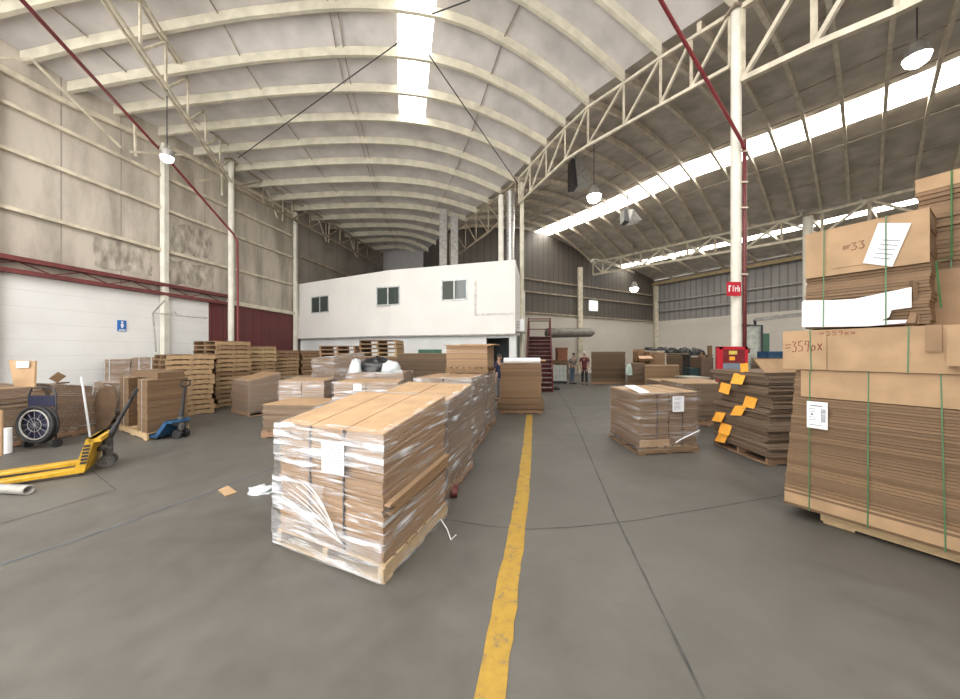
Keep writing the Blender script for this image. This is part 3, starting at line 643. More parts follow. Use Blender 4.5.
# ================================================================== LOADS
ORD = ['topmost', 'second from the top', 'third from the top', 'fourth from the top', 'fifth from the top', 'sixth from the top', 'seventh from the top', 'eighth from the top', 'ninth from the top', 'tenth from the top', 'eleventh from the top', 'twelfth from the top', 'thirteenth from the top', 'fourteenth from the top', 'fifteenth from the top', 'lowest']
PH_ = .135
class Frame:
    """corner o with horizontal edge vectors e1, e2; u, v run 0..1 along them; z in metres; lift(u, v) scales heights"""
    def __init__(s, o, e1, e2, z0=0, lift=None):
        s.o = Vector((o[0], o[1], 0)); s.e1 = Vector((e1[0], e1[1], 0)); s.e2 = Vector((e2[0], e2[1], 0)); s.z0 = z0; s.lift = lift
        s.l1 = s.e1.length; s.l2 = s.e2.length
    def p(s, u, v, z):
        k = s.lift(u, v) if s.lift else 1
        return s.o+s.e1*u+s.e2*v+Vector((0, 0, s.z0+z*k))
    def box(s, b, u0, u1, v0, v1, z0, z1):
        b.hexa([s.p(u0, v0, z0), s.p(u1, v0, z0), s.p(u1, v1, z0), s.p(u0, v1, z0)], [s.p(u0, v0, z1), s.p(u1, v0, z1), s.p(u1, v1, z1), s.p(u0, v1, z1)])
    def mid(s): return s.p(.5, .5, 0) if not s.lift else s.o+s.e1*.5+s.e2*.5+Vector((0, 0, s.z0))
def pallet_geo(fr, along=0, h=PH_):
    """top boards, stringers, bottom boards; stringers run along axis `along` of the frame"""
    f = fr if along == 0 else Frame(fr.o+fr.e1, fr.e2, -fr.e1, fr.z0)
    top, bot, st = MB(), MB(), []
    n = 7
    for i in range(n):
        c = (i+.5)/n; f.box(top, c-.054, c+.054, 0, 1, h-.022, h)
    for c in (.06, .5, .94): f.box(bot, c-.05, c+.05, 0, 1, 0, .02)
    for v in (.025, .5, .975):
        b = MB(); f.box(b, 0, 1, v-.022, v+.022, .02, h-.022); st.append(b)
    return top, bot, st
def pallet_part(fr, T, along=0, mt='wood'):
    f0 = Frame(fr.o, fr.e1, fr.e2, fr.z0)
    top, bot, st = pallet_geo(f0, along); P_ = top.obj('pallet', M[mt], T); bot.obj('bottom_board', M[mt], P_)
    for s in st: s.obj('stringer', M[mt], P_)
    return P_
def sheets(fr, u0, u1, v0, v1, z0, z1, n, jit=.006, skew=0):
    b = MB(); t = (z1-z0)/n
    for i in range(n):
        a, c, d, e = [R.uniform(-jit, jit) for _ in range(4)]; s = skew*(i/n)
        a1, c1 = a/fr.l1+s, c/fr.l2
        fr.box(b, u0+a1, u1+a1+d/fr.l1, v0+c1, v1+c1+e/fr.l2, z0+i*t, z0+(i+R.uniform(.84, .95))*t)
    return b
def filmshell(fr, zb, zt, off=.012, rough=.012, top=.12, turn=True, nz=14, per=14, seed=0):
    """loose stretch film round the four sides, turned over the top edge"""
    b = MB(); ring = []
    for (a, c) in (((0, 0), (1, 0)), ((1, 0), (1, 1)), ((1, 1), (0, 1)), ((0, 1), (0, 0))):
        for i in range(per): ring.append((lerp(a[0], c[0], i/per), lerp(a[1], c[1], i/per)))
    cu = fr.o+fr.e1*.5+fr.e2*.5; rows = []
    for j in range(nz+1):
        z = lerp(zb, zt+.006, j/nz); row = []
        for (u, v) in ring:
            p = fr.p(u, v, z); d = p-Vector((cu.x, cu.y, p.z)); d.normalize()
            k = off+rough*(noise.noise(p*5+Vector((seed, 0, 0)))+.6*noise.noise(p*13))
            row.append(p+d*max(.004, k)*1.4)
        rows.append(row)
    row = []
    for (u, v) in ring:
        w_ = top*(1+.7*noise.noise((u*4+seed, v*4, 1))); p = fr.p(lerp(u, .5, w_), lerp(v, .5, w_), zt+.008); row.append(p+Vector((0, 0, .004)))
    if turn: rows.append(row)
    n = len(ring); base = len(b.v)
    for row in rows: b.v += row
    for j in range(len(rows)-1):
        for i in range(n):
            b.f.append((base+j*n+i, base+j*n+(i+1) % n, base+(j+1)*n+(i+1) % n, base+(j+1)*n+i)); b.m.append(0)
    return b
def load(name, label, o, e1, e2, h, cols=(1, 1), n=30, card='card', top='kraft', flm='film', plt='wood', along=0, straps=None, lift=None, z0=0, gap=.02, jit=.006, group=None, palletize=True, topseams=True, skew=0, per=14, inset=.02, strap_top=True, film_low=-.06):
    fr = Frame(o, e1, e2, z0, None); T = thing(name, label, 'pallet load' if palletize else 'cardboard bundle', fr.mid(), group)
    zp = 0
    if palletize: pallet_part(fr, T, along, plt); zp = PH_
    f2 = Frame(o, e1, e2, z0+zp, lift); H = h-zp
    nu, nv = cols
    for i in range(nu):
        for j in range(nv):
            g1, g2 = gap/fr.l1, gap/fr.l2
            u0, u1 = lerp(inset, 1-inset, i/nu)+(g1/2 if i else 0), lerp(inset, 1-inset, (i+1)/nu)-(g1/2 if i < nu-1 else 0)
            v0, v1 = lerp(inset, 1-inset, j/nv)+(g2/2 if j else 0), lerp(inset, 1-inset, (j+1)/nv)-(g2/2 if j < nv-1 else 0)
            sheets(f2, u0, u1, v0, v1, .002, H-.012, n, jit, skew).obj('cardboard_stack', M[card], T)
            if top:
                b = MB(); f2.box(b, u0+skew, u1+skew, v0, v1, H-.012, H); b.obj('top_sheet', M[top], T)
    if straps:
        for (ax, c, mt) in straps:
            b = MB(); w_ = .016
            for z_a, z_b, s0, s1 in ((0, H+.003, -.003, .0), (0, H+.003, 1.0, 1.003)):
                if ax == 1: f2.box(b, c-w_/2/fr.l1, c+w_/2/fr.l1, s0+(inset-.008 if s0 < .5 else -inset+.008), s1+(inset-.008 if s0 < .5 else -inset+.008), z_a, z_b)
                else: f2.box(b, s0+(inset-.008 if s0 < .5 else -inset+.008), s1+(inset-.008 if s0 < .5 else -inset+.008), c-w_/2/fr.l2, c+w_/2/fr.l2, z_a, z_b)
            if not strap_top: pass
            elif ax == 1: f2.box(b, c-w_/2/fr.l1, c+w_/2/fr.l1, inset, 1-inset, H+.001, H+.004)
            else: f2.box(b, inset, 1-inset, c-w_/2/fr.l2, c+w_/2/fr.l2, H+.001, H+.004)
            b.obj('strap', M[mt], T)
    if flm:
        o_ = filmshell(f2, film_low if palletize else .01, H, seed=R.random()*50, per=per).obj('stretch_film', M[flm], T, smooth=True)
    return T, f2, H
def paper_on(fr, T, u0, u1, z0, z1, mt='paper', v=0, out=.028, name='packing_note', ink=True, tilt=0):
    """sheet of paper on the v=0 face of a frame"""
    b = MB(); d = fr.e1.normalized(); n = Vector((d.y, -d.x, 0))
    if (fr.e2).dot(n) > 0: n = -n
    a = fr.p(u0, v, 0)+n*out; w_ = d*(u1-u0)*fr.l1; z = Vector((0, 0, 1))
    o = Vector((a.x, a.y, fr.p(u0, v, z0).z)); up_ = Vector((0, 0, z1-z0))+d*tilt; wt = w_-Vector((0, 0, tilt*.35*(1 if tilt else 0)))
    b.para(o, wt, -n*.003, up_); P_ = b.obj(name, M[mt], T)
    if ink:
        b = MB()
        for i in range(9):
            f = .88-.09*i
            if R.random() < .85: b.para(o+wt*.12+up_*f+n*.001, wt*R.uniform(.4, .75), -n*.001, up_*.025)
        b.obj('print', M['ink'], P_)
    return P_

# --- foreground wrapped loads beside the yellow line
T, f, H = load('wrapped_pallet_load', 'nearest wrapped load of tan cardboard on a pale pallet beside the yellow line', (-.70, 2.40), (-1.10, .52), (.36, 1.06), 1.09, (3, 1), 46, 'card', 'kraft', 'film_bright', 'wood_pale', 1,
    [(1, .34, 'strap_black'), (1, .66, 'strap_black')], lambda u, v: 1+.16*v-.012*u, gap=.012, jit=.008, per=22, strap_top=False, film_low=-.125)
paper_on(f, T, .30, .50, .62, .86, out=.03)
def front_film(u0, u1, z0, z1, seed):
    b = MB()
    def fn(u, v):
        p = f.p(lerp(u0, u1, u), 0, lerp(z0, z1+.05*noise.noise((u*4, seed, 0)), v)); k = .028+.012*noise.noise(p*6+Vector((seed, 0, 0)))+.008*noise.noise(p*17)
        return p-f.e2.normalized()*k
    b.grid(fn, 40, 16); return b
front_film(-.02, 1.0, H*.72, H+.005, 3).obj('film_band', M['film_band'], T, smooth=True)
front_film(.0, 1.02, -.11, .2, 8).obj('film_band', M['film_band'], T, smooth=True)
front_film(.5, 1.02, .2, .5, 15).obj('film_band', M['film_band'], T, smooth=True)
b = MB()
for i in range(13):
    a0 = R.uniform(.0, 1); pts = []
    for j in range(7):
        t_ = j/6; u_ = lerp(.95-.30*a0, .30+.06*a0, t_**.8); z_ = lerp(.30+.22*a0, .10+.05*a0, t_)+.05*math.sin(math.pi*t_)*(a0-.3); pts.append(f.p(u_, -.035-.006*R.random(), z_))
    b.tube(pts, R.uniform(.0012, .003), 5)
b.obj('film_crease', M['film_white'], T, smooth=True)
b = MB()
for i in range(5): f.box(b, -.012-.012*R.random(), .02, .03+.1*R.random(), .98, .33+i*.022, .347+i*.022)
b.obj('loose_sheet', M['card'], T)
T, f, H = load('wrapped_pallet_load', 'second wrapped load, directly behind the nearest load of tan cardboard', (-.36, 3.80), (-1.05, .42), (.26, 1.06), 1.13, (2, 1), 42, 'card_grey', 'kraft', 'film', 'wood_red', 1, None, lambda u, v: 1+.10*v, per=18)
b = MB()
for z_, y_ in ((.05, 3.86), (.05, 4.0)): b.tube([(-.335, y_, z_), (-.27, y_+.01, z_)], .05, 12)
b.obj('pallet_roller', M['maroon'], T)
T, f, H = load('wrapped_pallet_load', 'third wrapped load in the row by the yellow line, brown and tall', (-.13, 5.45), (-1.0, .2), (.25, 1.2), 1.26, (2, 1), 40, 'card_grey', 'kraft_dark', 'film', 'wood_red', 0)
T, f, H = load('wrapped_pallet_load', 'wrapped load under the tan bundle, last of the row by the yellow line', (.15, 6.85), (-1.05, .2), (.24, 1.25), 1.2, (2, 1), 36, 'card_grey', 'kraft_dark', 'film', 'wood_red', 0)
T, f, H = load('cardboard_bundle', 'tan cardboard bundle on its own small pallet atop a wrapped load', (.17, 6.98), (-.92, .18), (.18, .9), .60, (1, 1), 14, 'card', 'kraft', None, 'wood', 0, z0=1.235)
b = MB(); f.box(b, -.06, 1.02, -.03, .5, H, H+.02); f.box(b, -.12, .7, .2, 1.02, H+.02, H+.04); b.obj('loose_sheet', M['orange_tag'] if 0 else M['kraft'], T)
# --- stack with the white roll
T, f, H = load('cardboard_stack_load', 'upright brown cardboard stack with a white roll on top, before the stairs', (.52, 9.05), (1.2, .0), (.17, 1.0), 1.37, (1, 1), 26, 'card_mid', 'kraft_dark', None, 'wood_red', 0, inset=.03, jit=.012)
b = MB(); f.box(b, -.04, 1.04, -.03, 1.0, .0, .12); f.box(b, -.05, 1.02, -.02, 1.02, .13, .2); b.obj('loose_sheet', M['card_dark'], T)
p0, p1 = P(504, 361, 9.2), P(540, 361.5, 9.35)
zr = 1.37+.085
T = thing('film_roll', 'white roll lying on the brown cardboard stack before the stairs', 'roll', ((p0.x+p1.x)/2, 9.3, 1.37))
b = MB(); b.tube([(p0.x, 9.25, zr), (p1.x, 9.4, zr)], .082, 18); b.obj('roll_body', M['paper'], T, smooth=False)
b = MB(); b.tube([(p1.x, 9.4, zr), (p1.x+.16, 9.415, zr)], .03, 10); b.obj('core_tube', M['kraft'], T)

# --- right: small wrapped load
T, f, H = load('wrapped_pallet_load', 'low wrapped grey-brown load with white note, right of the aisle', (2.60, 5.40), (1.12, .20), (.0, 1.25), 1.0, (2, 1), 26, 'card_dark', 'kraft', 'film_dull', 'wood', 0,
    [(1, .30, 'strap_black'), (1, .72, 'strap_black')], lambda u, v: 1+.09*math.sin(math.pi*min(1, max(0, v)))+.03*u)
paper_on(f, T, .53, .72, .56, .82)
b = MB(); f.box(b, .04, .22, .05, .5, H+.006, H+.010); b.obj('white_sheet', M['paper'], T)
b = MB(); f.box(b, .02, .5, -.002, .012, .0, .11); b.obj('base_sheet', M['kraft'], T)
b = MB(); b.tube([f.p(.58, -.03, .06), f.p(.64, -.035, .10), f.p(.98, -.03, .24)], .009, 6); b.obj('tape', M['paper'], T)
# --- orange-tagged bundles
tags = [(.78, .52), (.72, .62), (.6, .5), (.45, .58), (.8, .4), (.7, .6), (.75, .5)]
base = Vector((4.27, 4.9)); zc = PH_+.0
fp = Frame(base+Vector((.03, .02)), (1.25, .12), (.03, 1.2)); tp_, bt_, st_ = pallet_geo(fp)
T = thing('wooden_pallet', 'wooden pallet under the cardboard bundles with orange tags', 'pallet', fp.mid()); tp_.obj('deck', M['wood_red'], T); bt_.obj('bottom_board', M['wood_red'], T)
for s in st_: s.obj('stringer', M['wood_red'], T)
spec = [(-.02, -.02, .19, (.09, .88)), (.03, .05, .17, (.0, .77)), (-.02, -.02, .17, (.0, .93)), (.05, .04, .18, (.0, .53)), (.10, .02, .18, (.0, .43)), (.02, .0, .18, (.0, .86)), (-.02, .0, .19, (.0, .50))]
names = ['bottom bundle of the orange-tagged pile, wide flat cardboard', 'second bundle up the orange-tagged pile, tag near the middle', 'third bundle up the orange-tagged pile, tag at its far end', 'fourth bundle up the orange-tagged pile, skewed', 'fifth bundle up the orange-tagged pile, set back a little', 'sixth bundle up the orange-tagged pile, just below the top', 'top bundle of the orange-tagged pile with a raised tan flap']
for i, (dx, dy, hh, (sk, tv)) in enumerate(spec):
    a = R.uniform(-.05, .05); e1 = Vector((1.2*math.cos(.1+a), 1.2*math.sin(.1+a))); e2 = Vector((-1.15*math.sin(.0+a)+.03, 1.15*math.cos(a)))
    fr = Frame(base+Vector((dx, dy)), e1, e2, zc); T = thing('cardboard_bundle', names[i], 'cardboard bundle', fr.mid(), 'orange-tagged cardboard bundles')
    sheets(fr, 0, 1, 0, 1, .003, hh-.004, 6 if i else 8, .035).obj('sheets', M['card_grey'], T)
    b = MB(); zt = hh*.75; p = fr.p(0, tv, 0); q = fr.p(0, tv-.18, 0)+Vector((.03, 0, 0)); n = Vector((-1, -.05, 0))
    dz = -.165; lean = R.uniform(-.03, .03)
    b.hexa([p+n*.03+Vector((0, 0, zt)), q+n*.03+Vector((0, 0, zt+lean)), q+n*.034+Vector((0, 0, zt+lean)), p+n*.034+Vector((0, 0, zt))],
           [p+n*.10+Vector((0, lean, zt+dz)), q+n*.10+Vector((0, lean, zt+dz+lean)), q+n*.104+Vector((0, lean, zt+dz+lean)), p+n*.104+Vector((0, lean, zt+dz))])
    b.obj('orange_tag', M['orange'], T)
    if i == 6:
        b = MB(); b.hexa([fr.p(-.02, 0, hh), fr.p(.9, 0, hh), fr.p(.9, .012, hh), fr.p(-.02, .012, hh)], [fr.p(-.12, .06, hh+.20), fr.p(.8, .06, hh+.20), fr.p(.8, .072, hh+.20), fr.p(-.12, .072, hh+.20)]); b.obj('raised_flap', M['kraft'], T)
        b = MB(); q = fr.p(.0, .36, hh); b.para(q+Vector((-.05, 0, -.02)), (.1, -.03, .01), (0, .003, 0), (0, .01, .14)); b.obj('orange_tag', M['orange'], T)
    zc += hh
# --- flat loads behind the orange-tagged pile
load('flat_cardboard_load', 'low brown cardboard pile behind the wrapped load and orange tags', (4.62, 7.5), (1.3, .1), (.1, 1.2), .98, (1, 1), 16, 'card_grey', 'kraft', None, 'wood_red', 0, jit=.02)
load('flat_cardboard_load', 'low pile of flat cardboard with a pale top before the work table', (5.1, 9.2), (1.9, .2), (.1, 1.2), .86, (2, 1), 14, 'card_grey', 'kraft', None, 'wood_red', 0, jit=.02)
# --- big strapped stack on the right
dv = Vector((.52, -.854, 0)).normalized(); pv = Vector((.854, .52, 0)).normalized(); B0 = Vector((3.17, 3.45, 0))
fp = Frame(B0+dv*.25+pv*.12, dv*2.1, pv*1.0); tp_, bt_, st_ = pallet_geo(fp, 0, .12)
T = thing('wooden_pallet', 'pale wooden pallet under the biggest green-strapped cardboard stack', 'pallet', fp.mid()); tp_.obj('deck', M['wood_pale'], T); bt_.obj('bottom_board', M['wood_pale'], T)
for s in st_: s.obj('stringer', M['wood_pale'], T)
def bundle(label, o, l1, l2, z0, z1, n, card='card_dark', straps=(), strap_mt='green_strap', taper=0, cover=None, jit=.004, name='strapped_cardboard_bundle', out=.02):
    fr = Frame(o, dv*l1, pv*l2, z0); T = thing(name, label, 'cardboard bundle', fr.mid()); H = z1-z0
    b = MB(); t = H/n
    for i in range(n):
        a = taper*(i/n)+R.uniform(-jit, jit); c = R.uniform(-jit, jit)+.012*math.sin(i*.9); fr.box(b, a/l1, 1+c/l1*.3, c/l2, 1+c/l2, i*t+.001, (i+.94)*t)
    b.obj('sheets', M[card], T)
    for c in straps:
        b = MB(); w_ = .0042/l1; c2 = c+R.uniform(-.01, .01)
        f0 = -out/l2
        b.hexa([fr.p(c2-w_, f0, .0), fr.p(c2+w_, f0, .0), fr.p(c2+w_, f0+.004, .0), fr.p(c2-w_, f0+.004, .0)], [fr.p(c-w_, f0, H+.004), fr.p(c+w_, f0, H+.004), fr.p(c+w_, f0+.004, H+.004), fr.p(c-w_, f0+.004, H+.004)])
        fr.box(b, c-w_, c+w_, f0, 1.0, H+.004, H+.007); b.obj('strap', M[strap_mt], T)
    return T, fr, H
T, f, H = bundle('biggest green-strapped stack of brown cardboard sheets with a barcode label', B0, 2.35, 1.15, .125, 1.515, 52, straps=(.088, .25, .41, .7), taper=.10)
b = MB(); f.box(b, .06, 1.0, -.014, -.004, 1.13, H); f.box(b, .06, 1.0, -.014, .6, H, H+.006); b.obj('cover_sheet', M['kraft'], T)
b = MB(); f.box(b, .006, 1.0, -.012, -.002, .03, .17); b.obj('base_sheet', M['kraft'], T)
b = MB(); f.box(b, .08, .142, -.026, -.022, .83, 1.09); P_ = b.obj('shipping_label', M['paper'], T)
b = MB()
for (u0, u1, z0_, z1_) in ((.089, .127, 1.045, 1.055), (.086, .108, 1.015, 1.021), (.086, .106, .99, .995), (.092, .10, .955, .975), (.086, .106, .935, .94), (.086, .108, .91, .915), (.086, .127, .86, .866)): f.box(b, u0, u1, -.0275, -.026, z0_, z1_)
z_ = .895
while z_ < 1.02:
    h_ = R.choice((.003, .005, .008)); f.box(b, .122, .136, -.0275, -.026, z_, z_+h_); z_ += h_+R.choice((.003, .005))
b.obj('barcode', M['ink'], P_)
# long flat box bundle on it, with handwriting
T, f, H = bundle('long tan box bundle with red handwriting lying on the biggest strapped stack', B0+dv*.01-pv*.03, 2.5, 1.1, 1.523, 1.905, 6, 'card', straps=(.082, .32, .8), jit=.002)
b = MB(); f.box(b, .0, .128, -.012, -.002, .006, H); f.box(b, .13, .43, -.012, -.002, .004, H+.002); f.box(b, .432, 1, -.012, -.002, .006, H-.002); f.box(b, 0, 1, -.012, .9, H, H+.008); b.obj('outer_face', M['kraft'], T)
def strokes(fr, T, lst, u0, z0, su, sz, v, r=.004, mt='marker', name='handwriting'):
    b = MB()
    for s in lst: b.tube([fr.p(u0+x*su/fr.l1, v, z0+y*sz) for x, y in s], r, 5)
    return b.obj(name, M[mt], T)
GL = {'8': [[(0, .8), (.4, 1), (.5, .75), (.1, .45), (0, .15), (.3, 0), (.5, .25), (.1, .6), (0, .8)]], '3': [[(0, .95), (.4, .95), (.2, .6), (.45, .4), (.35, .05), (0, .05)]],
      '5': [[(.45, 1), (.05, .95), (.05, .6), (.4, .5), (.4, .1), (0, .05)]], '9': [[(.4, .9), (.1, .95), (.05, .6), (.35, .55), (.42, .95), (.38, .4), (.3, -.05)]],
      'o': [[(.2, .5), (0, .3), (.1, 0), (.35, .1), (.4, .4), (.2, .5)]], 'x': [[(0, .6), (.4, 0)], [(.4, .6), (0, 0)]], '-': [[(-.1, .7), (.5, .75)], [(-.1, .4), (.4, .5)]]}
def word(s):
    out = []
    for i, ch in enumerate(s): out += [[(x+i*.62, y+.04*i) for x, y in g] for g in GL[ch]]
    return out
strokes(f, T, word('-359ox'), .01, .17, .075, .11, -.013/1.1)
strokes(f, T, word('-359xx'), .11, H-.05, .065, .04, -.013/1.1, .003)
b = MB(); f.box(b, .353, .385, -.03, -.016, .18, H+.012); f.box(b, .353, .385, -.03, .2, H+.008, H+.014); b.obj('tape_flap', M['kraft_dark'], T)
b = MB(); f.box(b, .395, .8, -.09, -.016, .07, H-.02); b.obj('side_carton', M['kraft'], T)
# upper bundle with white sheet and tilted paper
U0 = B0+dv*.17+pv*.02
T, f, H = bundle('upper green-strapped cardboard bundle with a tan cover and tilted white paper', U0, .74, .36, 1.93, 2.87, 34, straps=(.19, .70), jit=.006, out=.055)
b = MB(); f.box(b, .0, 1.0, -.075, -.05, .50, H+.004); f.box(b, .0, 1.0, -.075, 1.0, H, H+.006); b.obj('cover_sheet', M['kraft'], T)
b = MB(); f.box(b, .26, .66, -.09, -.075, .56, .90); b.obj('cover_flap', M['kraft'], T)
b = MB(); e_ = -.115
b.hexa([f.p(.52, e_, .57), f.p(.745, e_, .50), f.p(.745, e_+.004, .50), f.p(.52, e_+.004, .57)], [f.p(.64, e_, .90), f.p(.88, e_, .84), f.p(.88, e_+.004, .84), f.p(.64, e_+.004, .90)]); P_ = b.obj('white_paper', M['paper'], T)
b = MB(); e_ = -.119
for i in range(5):
    u_, z_ = .60+.018*i, .60+.035*i
    b.hexa([f.p(u_, e_, z_), f.p(u_+.13, e_, z_-.035), f.p(u_+.13, e_+.001, z_-.035), f.p(u_, e_+.001, z_)], [f.p(u_+.002, e_, z_+.007), f.p(u_+.132, e_, z_-.028), f.p(u_+.132, e_+.001, z_-.028), f.p(u_+.002, e_+.001, z_+.007)])
b.obj('print', M['ink'], P_)
b = MB(); pts = [(-.03, .02), (.55, .0), (.88, .015), (.88, .04), (.66, .045), (.72, .07), (.74, .13), (.88, .14), (.88, .31), (.45, .255), (.3, .26), (.0, .285), (-.03, .27)]
n0 = len(b.v); b.v += [f.p(u, -.10, z) for u, z in pts]+[f.p(u, -.085, z) for u, z in pts]; k = len(pts)
b.f += [tuple(range(k)), tuple(range(2*k-1, k-1, -1))]+[(i, (i+1) % k, k+(i+1) % k, k+i) for i in range(k)]; b.m += [0]*(k+2); b.obj('white_sheet', M['paper'], T)
strokes(f, T, word('-33'), .36, .70, .075, .07, -.098, .003)
# box and bundle behind it, right edge
q = B0+pv*.4+dv*.80
T = thing('carton', 'tan carton on the long box bundle, below the rightmost green-strapped bundle', 'box', q+dv*.6+pv*.4+Vector((0, 0, 1.93)))
fr = Frame(q+dv*.03-pv*.1, dv*1.2, pv*.8, 1.93); b = MB(); fr.box(b, 0, 1, 0, 1, 0, .47); b.obj('carton_body', M['kraft_dark'], T)
b = MB(); fr.box(b, .22, .26, -.004, 0, 0, .47); fr.box(b, .42, .7, -.02, 0, .02, .40); b.obj('flap', M['kraft'], T)
T, f, H = bundle('rightmost green-strapped cardboard bundle on top of the tan carton', q, 1.25, .85, 2.405, 3.24, 22, straps=(.15, .7), jit=.012)
b = MB(); f.box(b, 0, 1, -.02, -.01, .72, H+.004); f.box(b, 0, 1, -.02, 1, H, H+.006); b.obj('cover_sheet', M['kraft'], T)
s0 = f.p(.15, -.03, .1); s1 = P(936, 262, s0.y-.15); s2 = P(941, 308, s0.y-.1)
b = MB(); b.tube([f.p(.15, -.03, H), s0, s1, s2], .006, 5); b.obj('loose_strap', M['green_strap'], T)
b = MB()
for i in range(7):
    a = P(913+R.uniform(-3, 5), 318, 2.72+R.uniform(0, .1)); c = P(916+R.uniform(-4, 14), 284+R.uniform(-4, 6), 2.74+R.uniform(0, .12)); e = P(928+R.uniform(-4, 10), 296+R.uniform(-4, 6), 2.8)
    a.z = 1.925
    b.tube([a, c, e], [.03, .025, .01], 5)
solid('cardboard_scrap', 'crumpled dark cardboard scrap jammed beside the upper strapped bundle', 'cardboard scrap', b, M['card_dark'], P(918, 318, 2.75), False)

# ================================================================== PALLET STACKS
def pallet_mesh(mt, v):
    fr = Frame((-.5, -.6), (1.0, 0), (0, 1.2)); top, bot, st = pallet_geo(fr, v)
    for s in [bot]+st:
        n = len(top.v); top.v += s.v; top.f += [tuple(i+n for i in f_) for f_ in s.f]; top.m += s.m
    me = bpy.data.meshes.new('wooden_pallet'); me.from_pydata([tuple(x) for x in top.v], [], top.f); me.materials.append(M[mt]); return me
PM = {(m_, v): pallet_mesh(m_, v) for m_ in ('wood', 'wood_pale', 'wood_red') for v in (0, 1)}
def pstack(where, x, y, n, rz, mts, z0=0, v=0, jit=.03):
    z = z0
    for i in range(n):
        o = bpy.data.objects.new('wooden_pallet', PM[(R.choice(mts), v)]); C.objects.link(o)
        o.location = (x+R.uniform(-jit, jit), y+R.uniform(-jit, jit), z); o.rotation_euler = (0, 0, rz+R.uniform(-.03, .03)); z += PH_+.001
        k = n-1-i; nm = ORD[k] if k < n-1 else 'lowest'
        tag(o, 'pallet %s %s' % (nm, where), 'pallet', 'pallets of the stack '+where)
    return z
pstack('of the tan stack behind the blue jack', -8.22, 9.15, 12, .97, ['wood', 'wood', 'wood'])
pstack('of the tallest stack before the slim column', -8.29, 10.64, 15, 1.15, ['wood', 'wood_red', 'wood'])
pstack('of the stack under the maroon panel start', -8.28, 11.97, 14, 1.21, ['wood', 'wood', 'wood_pale'])
pstack('of the stack under the maroon panel centre', -8.13, 13.22, 13, 1.21, ['wood', 'wood', 'wood_red'])
pstack('of the dark stack beside the office edge', -7.88, 14.58, 13, 1.21, ['wood_red', 'wood'])
T, f, H = load('brown_cardboard_load', 'tall brown load carrying the four tan pallets before the office wall', (-3.9, 10.5), (1.3, 0), (0, 1.2), 1.54, (1, 1), 30, 'card_dark', 'kraft_dark', None, 'wood_red')
pstack('in the small tan pile on a brown load', -3.27, 11.1, 4, math.pi/2, ['wood_pale', 'wood'], 1.545, jit=.015)
T, f, H = load('brown_cardboard_load', 'brown load carrying the dark pallets left of the tan pallet pile', (-5.5, 11.0), (1.4, 0), (0, 1.2), 1.50, (1, 1), 30, 'card_dark', 'kraft_dark', None, 'wood_red')
pstack('in the small dark pile on a brown load', -4.8, 11.6, 3, math.pi/2, ['wood_red', 'wood'], 1.505, jit=.015)

# ================================================================== LEFT AND CENTRE LOADS
load('wrapped_pallet_load', 'leftmost long grey wrapped load along the wall, behind the drum fan', (-8.35, 5.0), (.1, 1.25), (-1.25, .1), 1.06, (1, 1), 22, 'card_dark', 'kraft_dark', 'film_grey', 'wood_red', 0, jit=.03)
load('wrapped_pallet_load', 'grey wrapped load with sagging film right of the drum fan', (-8.25, 6.38), (.08, .62), (-1.25, .1), 1.09, (1, 1), 22, 'card_dark', 'kraft_dark', 'film_grey', 'wood_red', 0, None, lambda u, v: 1-.12*u, jit=.03)
load('wrapped_pallet_load', 'narrow wrapped load between the bent cardboard and the twin stacks', (-8.25, 7.75), (.12, .9), (-1.0, .1), .98, (1, 1), 22, 'card_dark', 'kraft_dark', 'film_soft', 'wood_red', 0, jit=.02)
# bent sheet of cardboard
b = MB(); p = G(97, 433); 
prof = [(-.55, 0.02), (-.32, .1), (-.22, .3), (-.2, .55), (-.1, .8), (.08, .93), (.28, .88), (.36, .6), (.3, .3), (.12, .02)]
c0 = Vector((-8.2, 7.15, 0)); ax = Vector((.55, .75, 0)).normalized(); dp = Vector((-.75, .55, 0))*.45
for (a, c) in zip(prof, prof[1:]):
    A = c0+ax*a[0]*.66+Vector((0, 0, a[1]*1.08)); Bq = c0+ax*c[0]*.66+Vector((0, 0, c[1]*1.08)); n = Vector((0, 0, .02))
    b.hexa([A, Bq, Bq+dp, A+dp], [A+n, Bq+n, Bq+dp+n, A+dp+n])
b.quad(*[c0+ax*x*.64+Vector((0, 0, z*1.05))+dp*.05 for x, z in prof])
solid('bent_cardboard', 'dark brown cardboard bent over into an arch beside the white pole', 'cardboard', b, M['brown_board'], c0)
# twin stacks on a pallet
o_ = Vector((-6.36, 6.3))
T, f, H = load('strapped_pallet_load', 'twin stacks of strapped cardboard on a pallet behind the blue pallet jack', o_, (-1.5, .88), (.05, .86), 1.16, (2, 1), 26, 'card_dark', 'kraft_dark', None, 'wood_pale', 0, [(1, .18, 'bag_white'), (1, .82, 'bag_white')], gap=.56)
b = MB(); f.box(b, .03, .97, .25, .9, H+.002, H+.13); b.obj('upper_carton', M['card_dark'], T)
# far loads by the wall
load('wrapped_pallet_load', 'brown strapped load standing far back against the white block wall', (-10.55, 9.25), (.68, .05), (.05, .9), 1.5, (1, 1), 24, 'card_dark', 'kraft', 'film_dull', 'wood_red', 0, [(1, .2, 'bag_white')])
load('wrapped_pallet_load', 'dark brown load with white straps between block wall and pallet stack', (-9.85, 9.3), (.72, .05), (.05, .9), 1.55, (1, 1), 24, 'card_dark', 'kraft_dark', 'film_dull', 'wood_red', 0, [(1, .3, 'bag_white'), (1, .75, 'bag_white')])
